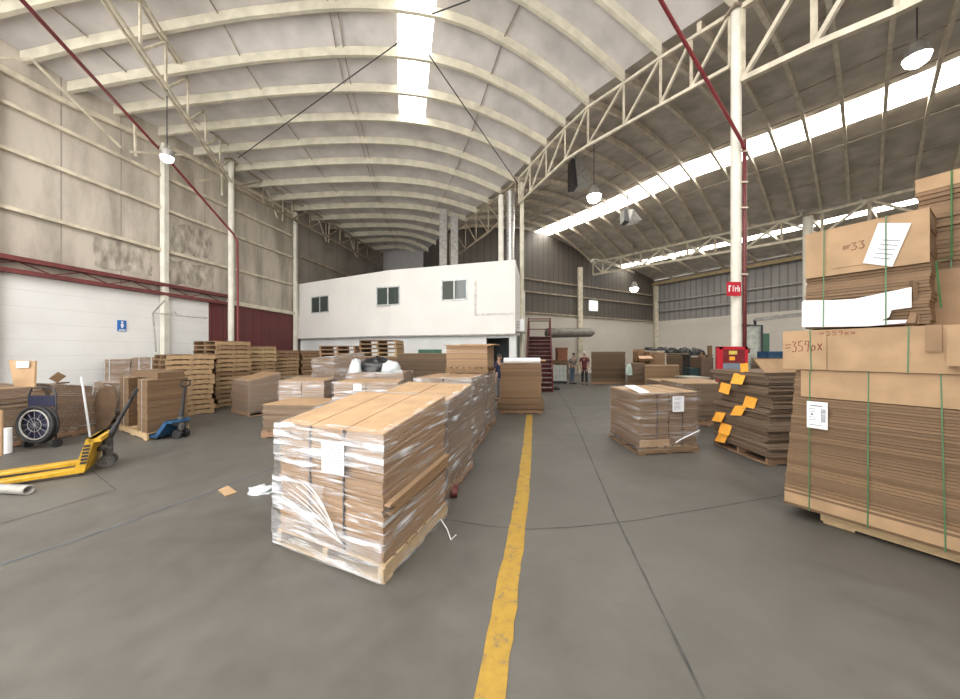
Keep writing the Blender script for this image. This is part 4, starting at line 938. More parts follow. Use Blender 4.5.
# centre-left wrapped loads
load('wrapped_pallet_load', 'grey wrapped load with slanting top in front of the tall pallets', (-6.05, 8.62), (-.92, .62), (.50, .62), .93, (1, 1), 24, 'card_dark', 'kraft_dark', 'film_grey', 'wood_red', 0, None, lambda u, v: 1+.25*v)
load('wrapped_pallet_load', 'dim wrapped load just right of the slanting grey one', (-5.75, 9.7), (1.0, .1), (-.1, 1.0), .95, (1, 1), 22, 'card_dark', 'kraft_dark', 'film_grey', 'wood_red')
load('wrapped_pallet_load', 'tall leaning grey wrapped block below the dark pallet pile', (-3.95, 8.9), (-.85, .5), (.62, .62), 1.6, (1, 1), 34, 'card_dark', 'kraft_dark', 'film_soft', 'wood_red', 0, None, lambda u, v: 1+.06*v-.06*u)
load('flat_cardboard_load', 'low pale wrapped load before the leaning grey block', (-4.75, 7.75), (1.1, .0), (-.15, 1.0), 1.02, (2, 1), 20, 'card_pink', 'kraft', 'film_soft', 'wood_red')
T, f, H = load('flat_cardboard_load', 'low wrapped load with a white label behind the nearest load', (-3.0, 6.7), (1.35, .05), (-.1, 1.0), 1.08, (2, 1), 18, 'card_pink', 'kraft', 'film', 'wood_red')
paper_on(f, T, .32, .44, .78, .92)
load('flat_cardboard_load', 'low tan sheet pile left of the nearest wrapped load', (-4.72, 7.3), (1.35, -.28), (.15, .95), .62, (1, 1), 14, 'card_grey', 'kraft', None, 'wood_red', 0, jit=.02) if 0 else \
load('flat_cardboard_load', 'low tan sheet pile left of the nearest wrapped load', (-4.35, 6.55), (1.2, -.12), (.05, 1.0), .66, (1, 1), 14, 'card_grey', 'kraft', None, 'wood_red', 0, jit=.02)
load('wrapped_pallet_load', 'pale wrapped load carrying the heap of black and white plastic', (-3.2, 7.95), (1.35, .1), (0, 1.0), 1.2, (2, 1), 24, 'card_pink', 'kraft_dark', 'film', 'wood_red')
def blob(c, sx, sy, sz, seed, k=.25, nu=18, nv=12):
    b = MB(); c = Vector(c)
    def fn(u, v):
        a = 2*math.pi*u; h = math.pi/2*(1-v); d = Vector((math.cos(a)*math.cos(math.pi/2-h), math.sin(a)*math.cos(math.pi/2-h), math.sin(math.pi/2-h)))
        d = Vector((math.cos(a)*math.sin(h), math.sin(a)*math.sin(h), math.cos(h)))
        r_ = 1+k*noise.noise(d*2+Vector((seed, 0, 0)))+k*.5*noise.noise(d*5+Vector((0, seed, 0)))
        return c+Vector((d.x*sx*r_, d.y*sy*r_, max(0, d.z)*sz*r_))
    b.grid(lambda u, v: fn(u, 1-v), nu, nv); return b
solid('plastic_heap', 'black plastic sheeting heaped on the pale wrapped load', 'plastic sheeting', blob((-2.7, 8.45, 1.205), .5, .36, .36, 3), M['bag_black'], (-2.7, 8.45, 1.205), True)
solid('plastic_heap', 'white crumpled plastic hanging left of the black sheeting', 'plastic sheeting', blob((-3.08, 8.2, 1.205), .16, .2, .3, 5, .4), M['bag_white'], (-3.08, 8.2, 1.205), True)
solid('plastic_heap', 'white plastic folded over the right end of the black sheeting', 'plastic sheeting', blob((-2.2, 8.2, 1.205), .26, .2, .26, 9, .4), M['bag_white'], (-2.2, 8.2, 1.205), True)
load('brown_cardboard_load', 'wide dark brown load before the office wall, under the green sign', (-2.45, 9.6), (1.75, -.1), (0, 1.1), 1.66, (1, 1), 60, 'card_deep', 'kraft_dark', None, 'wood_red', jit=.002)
# things on top of the left loads
fr = Frame((-8.95, 6.05), (-.62, -.55), (-.25, .28), 1.06)
T = thing('flattened_carton', 'tan flattened carton with a white label standing on the wrapped load', 'carton', fr.mid())
b = MB(); A = [fr.p(0, 0, 0), fr.p(.9, 0, 0), fr.p(1.02, .35, .53), fr.p(.05, .35, .56)]; n = Vector((.5, .7, 0)).normalized()*.03
A = [P(15, 390, 6.1), P(34, 392, 6.1), P(35, 361, 6.25), P(8.5, 360, 6.25), P(12, 378, 6.15)]
A = [Vector((a_.x, a_.y, max(a_.z, 1.0))) for a_ in A]
k = 5; b.v += A+[a_+Vector((0, .03, 0)) for a_ in A]; b.f += [tuple(range(k)), tuple(range(2*k-1, k-1, -1))]+[(i, (i+1) % k, k+(i+1) % k, k+i) for i in range(k)]; b.m += [0]*(k+2)
b.obj('sheet', M['kraft'], T)
b = MB(); A = [P(17, 368, 6.19), P(29, 367.5, 6.19), P(29.5, 361.5, 6.21), P(17, 361.5, 6.21)]; b.hexa([a_+Vector((0, -.012, 0)) for a_ in A], A); b.obj('white_label', M['paper'], T)
b = MB(); a, c = P(53, 381, 6.9), P(62, 374, 7.0); a.z = 1.1; b.bar(a, c, .1, .14); b.bar(P(44, 385, 6.7), P(66, 382.5, 7.2), .12, .03)
solid('timber_offcut', 'short timber offcut tilted up on the grey wrapped load', 'timber offcut', b, M['wood'], a)
solid('plastic_heap', 'grey plastic bundle on the leftmost load beside the tan panel', 'plastic sheeting', blob((-8.75, 5.55, 1.07), .35, .3, .24, 12, .3), M['bag_white'], (-8.75, 5.55, 1.07), True)
b = MB(); b.bar(G(90, 437)+Vector((0, 0, 0)), P(81.5, 377, 6.62), .024)
solid('pole', 'thin white pole leaning on the grey wrapped load', 'pole', b, M['paper'], G(90, 437))
p = G(7, 453); b = MB(); b.tube([p, p+Vector((0, 0, .42))], .055, 16); solid('paper_roll', 'short white paper roll standing on the floor by the fan', 'roll', b, M['paper'], p)
p = G(0.5, 456); b = MB(); b.tube([p, p+Vector((0, 0, .75))], .03, 14); solid('cardboard_tube', 'brown cardboard tube standing at the left edge by the roll', 'tube', b, M['kraft'], p)

# ---- drum fan
fc = Vector((-7.82, 5.8, 0)); zc = .42; T = thing('drum_fan', 'dark round fan with an arched handle and navy panel, on small wheels', 'fan', fc)
ring = lambda r, z0=zc, y=0, n=32: [(fc.x+r*math.cos(2*math.pi*i/n), fc.y+y, z0+r*math.sin(2*math.pi*i/n)) for i in range(n)]
b = MB(); b.tube(ring(.31), .026, 8, closed=True); b.tube(ring(.31, y=.07), .026, 8, closed=True); b.lathe((fc.x, fc.y, zc), [(.31, 0), (.31, .07)], 32, (0, 1, 0)); b.obj('drum', M['black'], T, smooth=True)
b = MB(); b.tube(ring(.255, y=-.01), .014, 6, closed=True); b.tube(ring(.12, y=-.01), .004, 6, closed=True)
for i in range(12): b.bar((fc.x, fc.y-.01, zc), (fc.x+.28*math.cos(i*math.pi/6), fc.y-.01, zc+.28*math.sin(i*math.pi/6)), .004)
b.obj('guard', M['grey'], T)
b = MB(); b.lathe((fc.x, fc.y+.06, zc), [(0, 0), (.28, 0), (.28, .01), (0, .01)], 24, (0, 1, 0)); b.obj('back_plate', M['navy_dark'], T)
b = MB(); b.lathe((fc.x, fc.y+.03, zc), [(0, -.03), (.05, -.02), (.05, .03), (0, .03)], 14, (0, 1, 0))
for i in range(5):
    a = i*2*math.pi/5; d = Vector((math.cos(a), 0, math.sin(a))); e = Vector((-math.sin(a), .15, math.cos(a))); q = Vector((fc.x, fc.y+.04, zc))
    b.quad(q+d*.05-e*.03, q+d*.22-e*.07, q+d*.22+e*.07, q+d*.05+e*.03)
b.obj('blades', M['navy_dark'], T)
b = MB(); hw = .24; b.tube([(fc.x-hw, fc.y+.1, .1), (fc.x-hw, fc.y+.1, .95), (fc.x-hw*.8, fc.y+.1, 1.05), (fc.x, fc.y+.1, 1.07), (fc.x+hw*.8, fc.y+.1, 1.05), (fc.x+hw, fc.y+.1, .95), (fc.x+hw, fc.y+.1, .1)], .015, 8); b.obj('handle_frame', M['dark'], T, smooth=True)
b = MB(); b.box((fc.x-.23, fc.y+.08, .73), (fc.x+.23, fc.y+.12, .92)); b.obj('control_panel', M['navy_dark'], T)
for k_ in (-1, 1):
    b = MB(); b.lathe((fc.x+k_*.25-.02, fc.y+.1, .075), [(0, 0), (.075, 0), (.075, .04), (0, .04)], 18, (1, 0, 0)); b.obj('wheel', M['black'], T)
b = MB(); b.bar((fc.x-.25, fc.y+.1, .075), (fc.x+.25, fc.y+.1, .075), .025); b.obj('axle', M['dark'], T)

# ---- pallet jacks
def jack(label, E, d, n, paint, P_, top, flen=1.15, wid=.5, bodyh=.5, lean=.10):
    """E: heel of the near fork; d: fork direction; n: across"""
    d = Vector((d[0], d[1], 0)).normalized(); n = Vector((n[0], n[1], 0)).normalized(); E = Vector((E[0], E[1], 0)); z = Vector((0, 0, 1))
    T = thing('pallet_jack', label, 'pallet jack', (P_[0], P_[1], 0))
    for k in (0, 1):
        o = E+n*wid*k
        b = MB(); w_ = .15
        b.hexa([o-n*w_/2+z*.05, o+n*w_/2+z*.05, o+n*w_/2+d*flen+z*.04, o-n*w_/2+d*flen+z*.04], [o-n*w_/2+z*.11, o+n*w_/2+z*.11, o+n*w_*.4+d*flen+z*.08, o-n*w_*.4+d*flen+z*.08])
        fk = b.obj('fork', paint, T)
        b = MB(); q = o+d*(flen-.16); b.tube([q-n*.04+z*.045, q+n*.04+z*.045], .042, 12); b.obj('load_roller', M['black'], fk)
    b = MB(); m0, m1 = E-n*.08, E+n*(wid+.08)
    b.hexa([m0+z*.05, m1+z*.05, m1+d*.1+z*.05, m0+d*.1+z*.05], [m0-d*lean+z*bodyh, m1-d*lean+z*bodyh, m1-d*(lean-.08)+z*bodyh, m0-d*(lean-.08)+z*bodyh])
    b.hexa([m0-d*(lean+.06)+z*(bodyh-.05), m1-d*(lean+.06)+z*(bodyh-.05), m1-d*(lean-.05)+z*(bodyh-.05), m0-d*(lean-.05)+z*(bodyh-.05)], [m0-d*(lean+.05)+z*bodyh, m1-d*(lean+.05)+z*bodyh, m1-d*(lean-.07)+z*bodyh, m0-d*(lean-.07)+z*bodyh]); b.obj('body', paint, T)
    Pv = Vector((P_[0], P_[1], 0))
    b = MB(); b.tube([Pv+z*.16, Pv+z*.42], .055, 14); b.tube([Pv+n*.1+z*.2, Pv+n*.1+z*.36], .03, 10); b.bar(Pv-n*.16+z*.32, Pv+n*.16+z*.32, .06, .05); b.bar(Pv+z*.28, E+n*wid*.5-d*.05+z*.28, .07, .06); b.obj('pump', M['pump'], T)
    for s in (-1, 1):
        b = MB(); q = Pv+n*s*.075; b.lathe(q+z*.09-n*.03, [(0, 0), (.045, 0), (.05, .005), (.09, .005), (.09, .055), (.05, .055), (.045, .06), (0, .06)], 20, n); b.obj('wheel', M['pump'] if paint == M['yellow'] else M['black'], T, smooth=False)
    b = MB(); b.bar(Pv-n*.1+z*.09, Pv+n*.1+z*.09, .03); b.obj('axle', M['dark'], T)
    t_ = Vector(top); q = Pv+z*.40; dd = (t_-q)
    b = MB(); b.tube([q, q+dd*.35, q+dd*.8], [.045, .026, .022], 10)
    a = q+dd*.8; s = n*.09; b.tube([a, a+s+dd*.06, a+s+dd*.17, a+dd*.2, a-s+dd*.17, a-s+dd*.06, a], .014, 8); b.obj('handle', M['black'], T)
    return T
jy = jack('yellow hand pallet jack standing alone at the left, black handle raised', (-5.47, 4.58), (-.80, -.60), (-.60, .80), M['yellow'], (-5.56, 4.93), (-5.32, 5.12, 1.12))
b = MB(); nn2 = Vector((.6, -.8, 0)).normalized(); E = Vector((-5.47, 4.58, 0)); 
for i in range(6): z_ = .17+i*.045; q = E+nn2*.082+Vector((.62*.06, .4*.06, 0))*(z_/.5)*1.6; b.para(q+Vector((-.055+.012, -.04, z_)), (.05, .037, 0), nn2*.003, (.003, .002, .03))
b.obj('black_lettering', M['black'], jy)
jack('blue hand pallet jack with upright handle before the twin cardboard stacks', (-6.2, 6.42), (-1, .12), (.12, 1), M['blue'], (-5.93, 6.55), (-5.9, 6.62, 1.14), .25, .20, .38, .26)
# ---- floor odds and ends
a, c = G(-6, 495), G(29, 494.5); r_ = .055
b = MB(); a.z = c.z = r_; a = a+Vector((-.5, .1, 0)); b.lathe(a, [(r_*.8, 0), (r_, 0), (r_, (c-a).length), (r_*.8, (c-a).length), (r_*.8, .0)], 18, c-a)
solid('pipe_offcut', 'short grey pipe lying on the floor before the yellow jack', 'pipe', b, M['grey'], G(0, 495), True)
b = MB(); b.hexa([G(218, 491)+Vector((0, 0, .003)), G(226, 497)+Vector((0, 0, .003)), G(237, 493)+Vector((0, 0, .003)), G(228, 487)+Vector((0, 0, .003))], [G(218, 491)+Vector((0, 0, .012)), G(226, 497)+Vector((0, 0, .02)), G(237, 493)+Vector((0, 0, .012)), G(228, 487)+Vector((0, 0, .02))])
solid('cardboard_scrap', 'small torn cardboard piece flat on the open grey floor', 'cardboard scrap', b, M['kraft'], G(228, 492))
g = G(261, 492); solid('plastic_scrap', 'crumpled clear plastic lying left of the nearest wrapped load', 'plastic scrap', blob(g, .16, .1, .07, 21, .5), M['bag_white'], g, True)
g = G(452, 560-20); b = MB(); b.tube([G(440, 520)+Vector((0, 0, .02)), G(447, 530)+Vector((0, 0, .012)), G(451, 541)+Vector((0, 0, .01)), G(456, 536)+Vector((0, 0, .01))], .006, 5)
solid('film_scrap', 'curl of white film on the floor by the nearest pallet corner', 'plastic scrap', b, M['paper'], g)

# ================================================================== BACKGROUND
# stairs
s0 = Vector((1.95, 14.0, 0)); sdv = Vector((.18, 1, 0)).normalized(); sw = Vector((1.12, -.02, 0)); nst, rise, run = 13, .192, .23
T = thing('staircase', 'steep maroon metal staircase beside the white office corner', 'stairs', s0)
zt = nst*rise
for i in range(nst):
    b = MB(); b.para(s0+sdv*run*i+Vector((0, 0, rise*(i+1)-.03)), sw, sdv*.26, (0, 0, .03)); b.obj('tread', M['tread'], T)
    b = MB(); b.para(s0+sdv*(run*i+.22)+Vector((0, 0, rise*i)), sw, sdv*.012, (0, 0, rise-.03)); b.obj('riser', M['maroon'], T)
for k in (0, 1):
    b = MB(); o = s0+sw*k; b.hexa([o-sdv*.1, o+Vector((.05, 0, 0))-sdv*.1, o+Vector((.05, 0, 0))+sdv*.2, o+sdv*.2], [o+sdv*(run*nst-.1)+Vector((0, 0, zt)), o+sdv*(run*nst-.1)+Vector((.05, 0, zt)), o+sdv*(run*nst+.2)+Vector((.05, 0, zt)), o+sdv*(run*nst+.2)+Vector((0, 0, zt))]); b.obj('stringer', M['maroon'], T)
    b = MB(); b.bar(o+Vector((0, 0, 0)), o+Vector((0, 0, .95)), .05); b.bar(o+Vector((0, 0, .95)), o+sdv*run*nst+Vector((0, 0, zt+.9)), .05); b.bar(o+sdv*run*nst+Vector((0, 0, zt)), o+sdv*run*nst+Vector((0, 0, zt+.95)), .06); b.obj('handrail', M['maroon'], T)
b = MB(); o = s0+sdv*run*nst+Vector((0, 0, zt-.05)); b.para(o, sw, sdv*1.2, (0, 0, .05)); b.obj('landing', M['maroon'], T)
b = MB()
for q in (sw*0, sw): b.bar(o+q+sdv*1.15-Vector((0, 0, zt-.05)), o+q+sdv*1.15+Vector((0, 0, .95)), .06)
for z_ in (.5, .95): b.bar(o+sdv*1.15+Vector((0, 0, z_)), o+sw+sdv*1.15+Vector((0, 0, z_)), .05)
b.bar(o+Vector((0, 0, .95)), o+sw+Vector((0, 0, .95)), .05); b.obj('guard_rail', M['maroon'], T)
# IBC tank
a = G(552.5, 383.5); x1 = G(567, 383.5).x; T = thing('liquid_tank', 'white caged plastic liquid tank right of the stairs', 'tank', a); wI = x1-a.x
b = MB(); b.box((a.x+.02, a.y+.02, .14), (x1-.02, a.y+.9, .98)); b.obj('bottle', M['ibc'], T)
b = MB()
for i in range(5): u = a.x+wI*i/4; b.bar((u, a.y, .1), (u, a.y, 1.0), .02)
for z_ in (.14, .42, .7, 1.0): b.bar((a.x, a.y, z_), (x1, a.y, z_), .02); b.bar((a.x, a.y, z_), (a.x, a.y+.9, z_), .02)
b.obj('cage', M['steel'], T)
b = MB(); b.box((a.x, a.y, 0), (x1, a.y+.9, .1)); b.obj('skid', M['dark'], T)
b = MB(); b.lathe((a.x+wI/2, a.y+.45, .98), [(0.1, 0), (.1, .06), (0, .06)], 12); b.obj('lid', M['black'], T)
y_ = 20.2; x0, x1 = (553-480)/F*y_, (569-480)/F*y_
load('brown_cardboard_load', 'dark load behind the caged tank carrying a reddish carton', (x0, y_), (x1-x0, 0), (0, .9), 1.2, (1, 1), 8, 'card_dark', 'kraft_dark', None, 'wood_red')
x0, x1 = (558-480)/F*y_, (568-480)/F*y_; b = MB(); b.box((x0, y_+.1, 1.2), (x1, y_+.7, 1.88)); b.box((x0-.02, y_+.08, 1.88), (x1+.02, y_+.72, 1.97))
solid('carton', 'reddish brown carton standing on the dark load behind the tank', 'box', b, mat('reddish_carton', (.30, .12, .07), .7), (x0, y_, 1.2))
b = MB()
for (x, y) in ((530, 389), (548, 390), (556, 389.5)): g = G(x, y); b.lathe(g, [(.14, 0.0), (.14, .1), (.02, .1), (.02, .16), (0, .16)], 10)
g0, g1 = G(528, 390), G(560, 390); b.bar(g0+Vector((0, 0, .05)), g1+Vector((0, 0, .05)), .06)
solid('floor_trolley', 'low dark trolley frame on the floor at the stair foot', 'trolley', b, M['dark'], g0)
# right-hand background stacks
def bgload(label, x0, x1, yb, ytop, card='card_dark', top='kraft_dark', depth=1.1, n=14, name='brown_cardboard_load', cols=(1, 1), jit=.015, flm=None):
    a = G(x0, yb); c = G(x1, yb); h = EYE+(HZ-ytop)/F*a.y
    return load(name, label, (a.x, a.y), (c.x-a.x, 0), ((a.x+c.x)/2/a.y*depth, depth), h, cols, n, card, top, flm, 'wood_red', jit=jit)
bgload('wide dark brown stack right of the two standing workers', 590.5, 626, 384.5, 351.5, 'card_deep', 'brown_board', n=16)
T, f, H = bgload('grey-brown stack with pale bag on its corner, next to the dark stack', 627, 645, 385, 363, 'card_grey', 'kraft')
g = f.p(.12, -.06, H-.62)
solid('plastic_bag', 'pale green plastic bag hanging on the corner of the grey-brown stack', 'bag', blob(g, .18, .06, .6, 31, .25), mat('pale_green_plastic', (.5, .62, .58), .4), g, True)
bgload('tan layered cardboard stack in the right middle distance', 644, 680, 386.5, 365.5, 'card', 'kraft', 1.0)
y_ = 18.6
a = P(640, 364, y_); load('cardboard_carton_pile', 'two wide tan cartons behind the tan layered stack', (a.x, y_), (P(665.5, 364, y_).x-a.x, 0), (.1, 1), EYE+(HZ-350.5)/F*y_, (2, 1), 2, 'card', 'kraft', None, 'wood_red')
a = P(632, 363, 18.3); T = thing('carton', 'open tan carton with peach flaps atop the grey-brown stack', 'box', (a.x, 18.3, 1.1)); x1 = P(643.5, 363, 18.3).x
zb_ = EYE+(HZ-363.5)/F*17.2
b = MB(); b.box((a.x, 17.6, zb_), (x1, 18.2, zb_+.1)); b.box((a.x, 17.6, zb_), (a.x+.03, 18.2, zb_+.62)); b.box((x1-.03, 17.6, zb_), (x1, 18.2, zb_+.62)); b.box((a.x, 18.17, zb_), (x1, 18.2, zb_+.75)); b.box((a.x, 17.6, zb_), (x1, 17.63, zb_+.4)); b.obj('carton_body', M['kraft_dark'], T)
b = MB(); b.hexa([(a.x, 17.57, zb_+.4), (x1, 17.57, zb_+.4), (x1, 17.6, zb_+.4), (a.x, 17.6, zb_+.4)], [(a.x-.05, 17.35, zb_+.25), (x1+.05, 17.35, zb_+.25), (x1+.05, 17.37, zb_+.27), (a.x-.05, 17.37, zb_+.27)]); b.obj('flap', mat('peach_flap', (.7, .45, .3), .7), T)
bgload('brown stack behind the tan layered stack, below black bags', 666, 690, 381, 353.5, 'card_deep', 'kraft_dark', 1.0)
for i, (x, lab) in enumerate(((651, 'black bag on the tan cartons, leftmost of the bag row'), (662, 'black bag at the join of carton pile and brown stack'), (672, 'black bag with a pale tie on the brown stack'), (684, 'black bag at the right end of the brown stack'), (697, 'black bag on the shelf of machinery, right end of the row'))):
    p = P(x, 352.5, 18.9 if i < 2 else 19.9 if i < 4 else 17.6); p.z = (1.79 if i < 2 else 1.62 if i < 4 else 1.55)
    solid('rubbish_bag', lab, 'bag', blob(p, .42, .3, .34 if i > 1 else .2, 40+i, .3), M['bag_black'], p, True)
a = G(687, 391); T = thing('work_table', 'pale work table with dark legs before the brown machine', 'table', (a.x+.5, 14, 0))
x0, x1 = P(687, 380, 13.2).x, P(707, 380, 13.2).x; zt = EYE-(377-HZ)/F*13.2
b = MB(); b.box((x0, 13.0, zt-.05), (x1, 14.0, zt)); b.obj('table_top', mat('pale_worktop', (.5, .47, .40), .5), T)
for xx in (x0+.05, x1-.05):
    for yy in (13.05, 13.95): b = MB(); b.bar((xx, yy, 0), (xx, yy, zt-.05), .06); b.obj('leg', M['dark'], T)
x0, x1 = P(697, 360, 15.5).x, P(709, 360, 15.5).x; T = thing('machine', 'brown box-shaped machine behind the pale work table', 'machine', (x0, 15.5, 0))
b = MB(); b.box((x0, 15.2, 0), (x1, 16, 1.45)); b.obj('machine_body', mat('machine_brown', (.14, .09, .065), .5), T)
b = MB(); b.lathe(((x0+x1)/2, 15.6, 1.45), [(.16, 0), (.16, .1), (.05, .12), (.05, .25)], 14); b.obj('feed_head', M['wood'], T)
b = MB(); b.box((x0-.45, 15.3, 0), (x0, 15.9, .95)); b.obj('side_unit', mat('dark_teal', (.02, .05, .055), .5), T)
b = MB(); b.box((x1+.02, 15.5, 0), (x1+.15, 15.65, 2.0)); b.obj('mast', M['wood'], T)
b = MB(); b.box((x0-.25, 15.2, 1.4), (x1+.3, 16.9, 1.45)); b.box((x0+.3, 16.6, 0), (x0+.4, 16.7, 1.4)); b.obj('shelf', M['dark'], T) if 0 else None
T2 = thing('storage_rack', 'dark low rack behind the brown machine carrying a black bag', 'rack', (P(697, 360, 17.6).x, 17.6, 0)); xc = P(697, 360, 17.6).x
b = MB(); b.box((xc-.6, 17.2, 1.5), (xc+.6, 18.0, 1.55)); b.obj('shelf', M['dark'], T2)
for dx in (-.55, .55): b = MB(); b.box((xc+dx-.03, 17.3, 0), (xc+dx+.03, 17.9, 1.5)); b.obj('upright', M['dark'], T2)
# red hose cabinet on the column
Y = 6.22; a, c = P(720, 377, Y), P(748, 346.5, Y); a.z -= .1; T = thing('hose_cabinet', 'red framed glass hose cabinet fixed to the column behind orange tags', 'cabinet', ((a.x+c.x)/2, Y, a.z))
b = MB(); tk = .055
b.box((a.x, Y+.02, a.z), (c.x, Y+.12, a.z+.02)); b.box((a.x, Y+.1, a.z), (c.x, Y+.12, c.z)); b.box((a.x, Y+.02, a.z), (a.x+.02, Y+.12, c.z)); b.box((c.x-.02, Y+.02, a.z), (c.x, Y+.12, c.z)); b.box((a.x, Y+.02, c.z-.02), (c.x, Y+.12, c.z)); b.obj('cabinet_body', M['red'], T)
b = MB(); b.box((a.x, Y, a.z), (c.x, Y+.02, a.z+tk)); b.box((a.x, Y, c.z-tk), (c.x, Y+.02, c.z)); b.box((a.x, Y, a.z), (a.x+tk, Y+.02, c.z)); b.box((c.x-tk, Y, a.z), (c.x, Y+.02, c.z)); dr = b.obj('door', M['red'], T)
b = MB(); b.box((a.x+tk, Y+.008, a.z+tk), (c.x-tk, Y+.014, c.z-tk)); b.obj('pane', M['cab_glass'], dr)
b = MB(); b.box((a.x+tk, Y+.004, a.z+.36), (c.x-tk, Y+.008, c.z-tk)); b.obj('inner_sheet', M['red_pipe'], dr)
b = MB(); b.box((a.x+.17, Y-.004, c.z-.15), (a.x+.32, Y+.003, c.z-.08)); b.obj('yellow_label', mat('yellow_label', (.7, .55, .12), .5), dr)
b = MB(); b.box((a.x+.18, Y-.004, c.z-.26), (a.x+.28, Y+.003, c.z-.19)); b.obj('orange_label', M['orange'], dr)
b = MB(); b.tube([(c.x, Y+.1, c.z-.1), (c.x+.09, Y+.1, c.z-.1), (c.x+.09, Y+.1, c.z-.03)], .03, 8); b.obj('valve', M['red_pipe'], T)
# white switch cabinet with green door, black pipe over it
Y = 12; a, c = P(744, 352, Y), P(761, 325.5, Y); T = thing('switch_cabinet', 'tall white cabinet with a green side behind the red-signed column', 'cabinet', (a.x, Y, 0))
b = MB(); b.box((a.x, Y, 0), (c.x, Y+.6, c.z)); b.obj('cabinet_body', mat('cabinet_white_green', (.56, .60, .55), .5), T)
b = MB(); x2 = P(769, 350, Y).x; b.box((c.x, Y-.02, 0), (x2, Y+.6, EYE+(HZ-333.5)/F*Y)); b.obj('side_door', M['green'], T)
b = MB(); b.tube([(a.x-.1, Y-.04, c.z+.02), (c.x, Y-.04, c.z), (c.x+.02, Y-.04, 0)], .035, 8); b.obj('conduit', M['dark'], T)
a, c = P(755, 319.5, 18.5), P(806, 314, 17.2); T = thing('gutter_beam', 'long dark grey gutter beam before the ribbed right wall', 'beam', a, kind='thing')
b = MB(); b.bar(a, c+(c-a)*1.2, .25, .18); b.obj('beam', M['grey'], T)
b = MB(); b.bar((a.x, a.y, 0), a, .1); b.obj('post', M['dark'], T)
a = P(767, 352, 11.2); x1 = P(784, 352, 11.2).x
load('brown_cardboard_load', 'brown load carrying the blue crate behind the orange-tagged pile', (a.x-.1, 11.0), (x1-a.x+.6, 0), (.1, .9), 1.5, (1, 1), 16, 'card_grey', 'kraft_dark', None, 'wood_red')
b = MB(); b.box((a.x, 11.15, 1.502), (x1, 11.6, 1.72)); solid('crate', 'blue plastic crate on the brown load right of the green-sided cabinet', 'crate', b, M['blue'], (a.x, 11.2, 1.502))

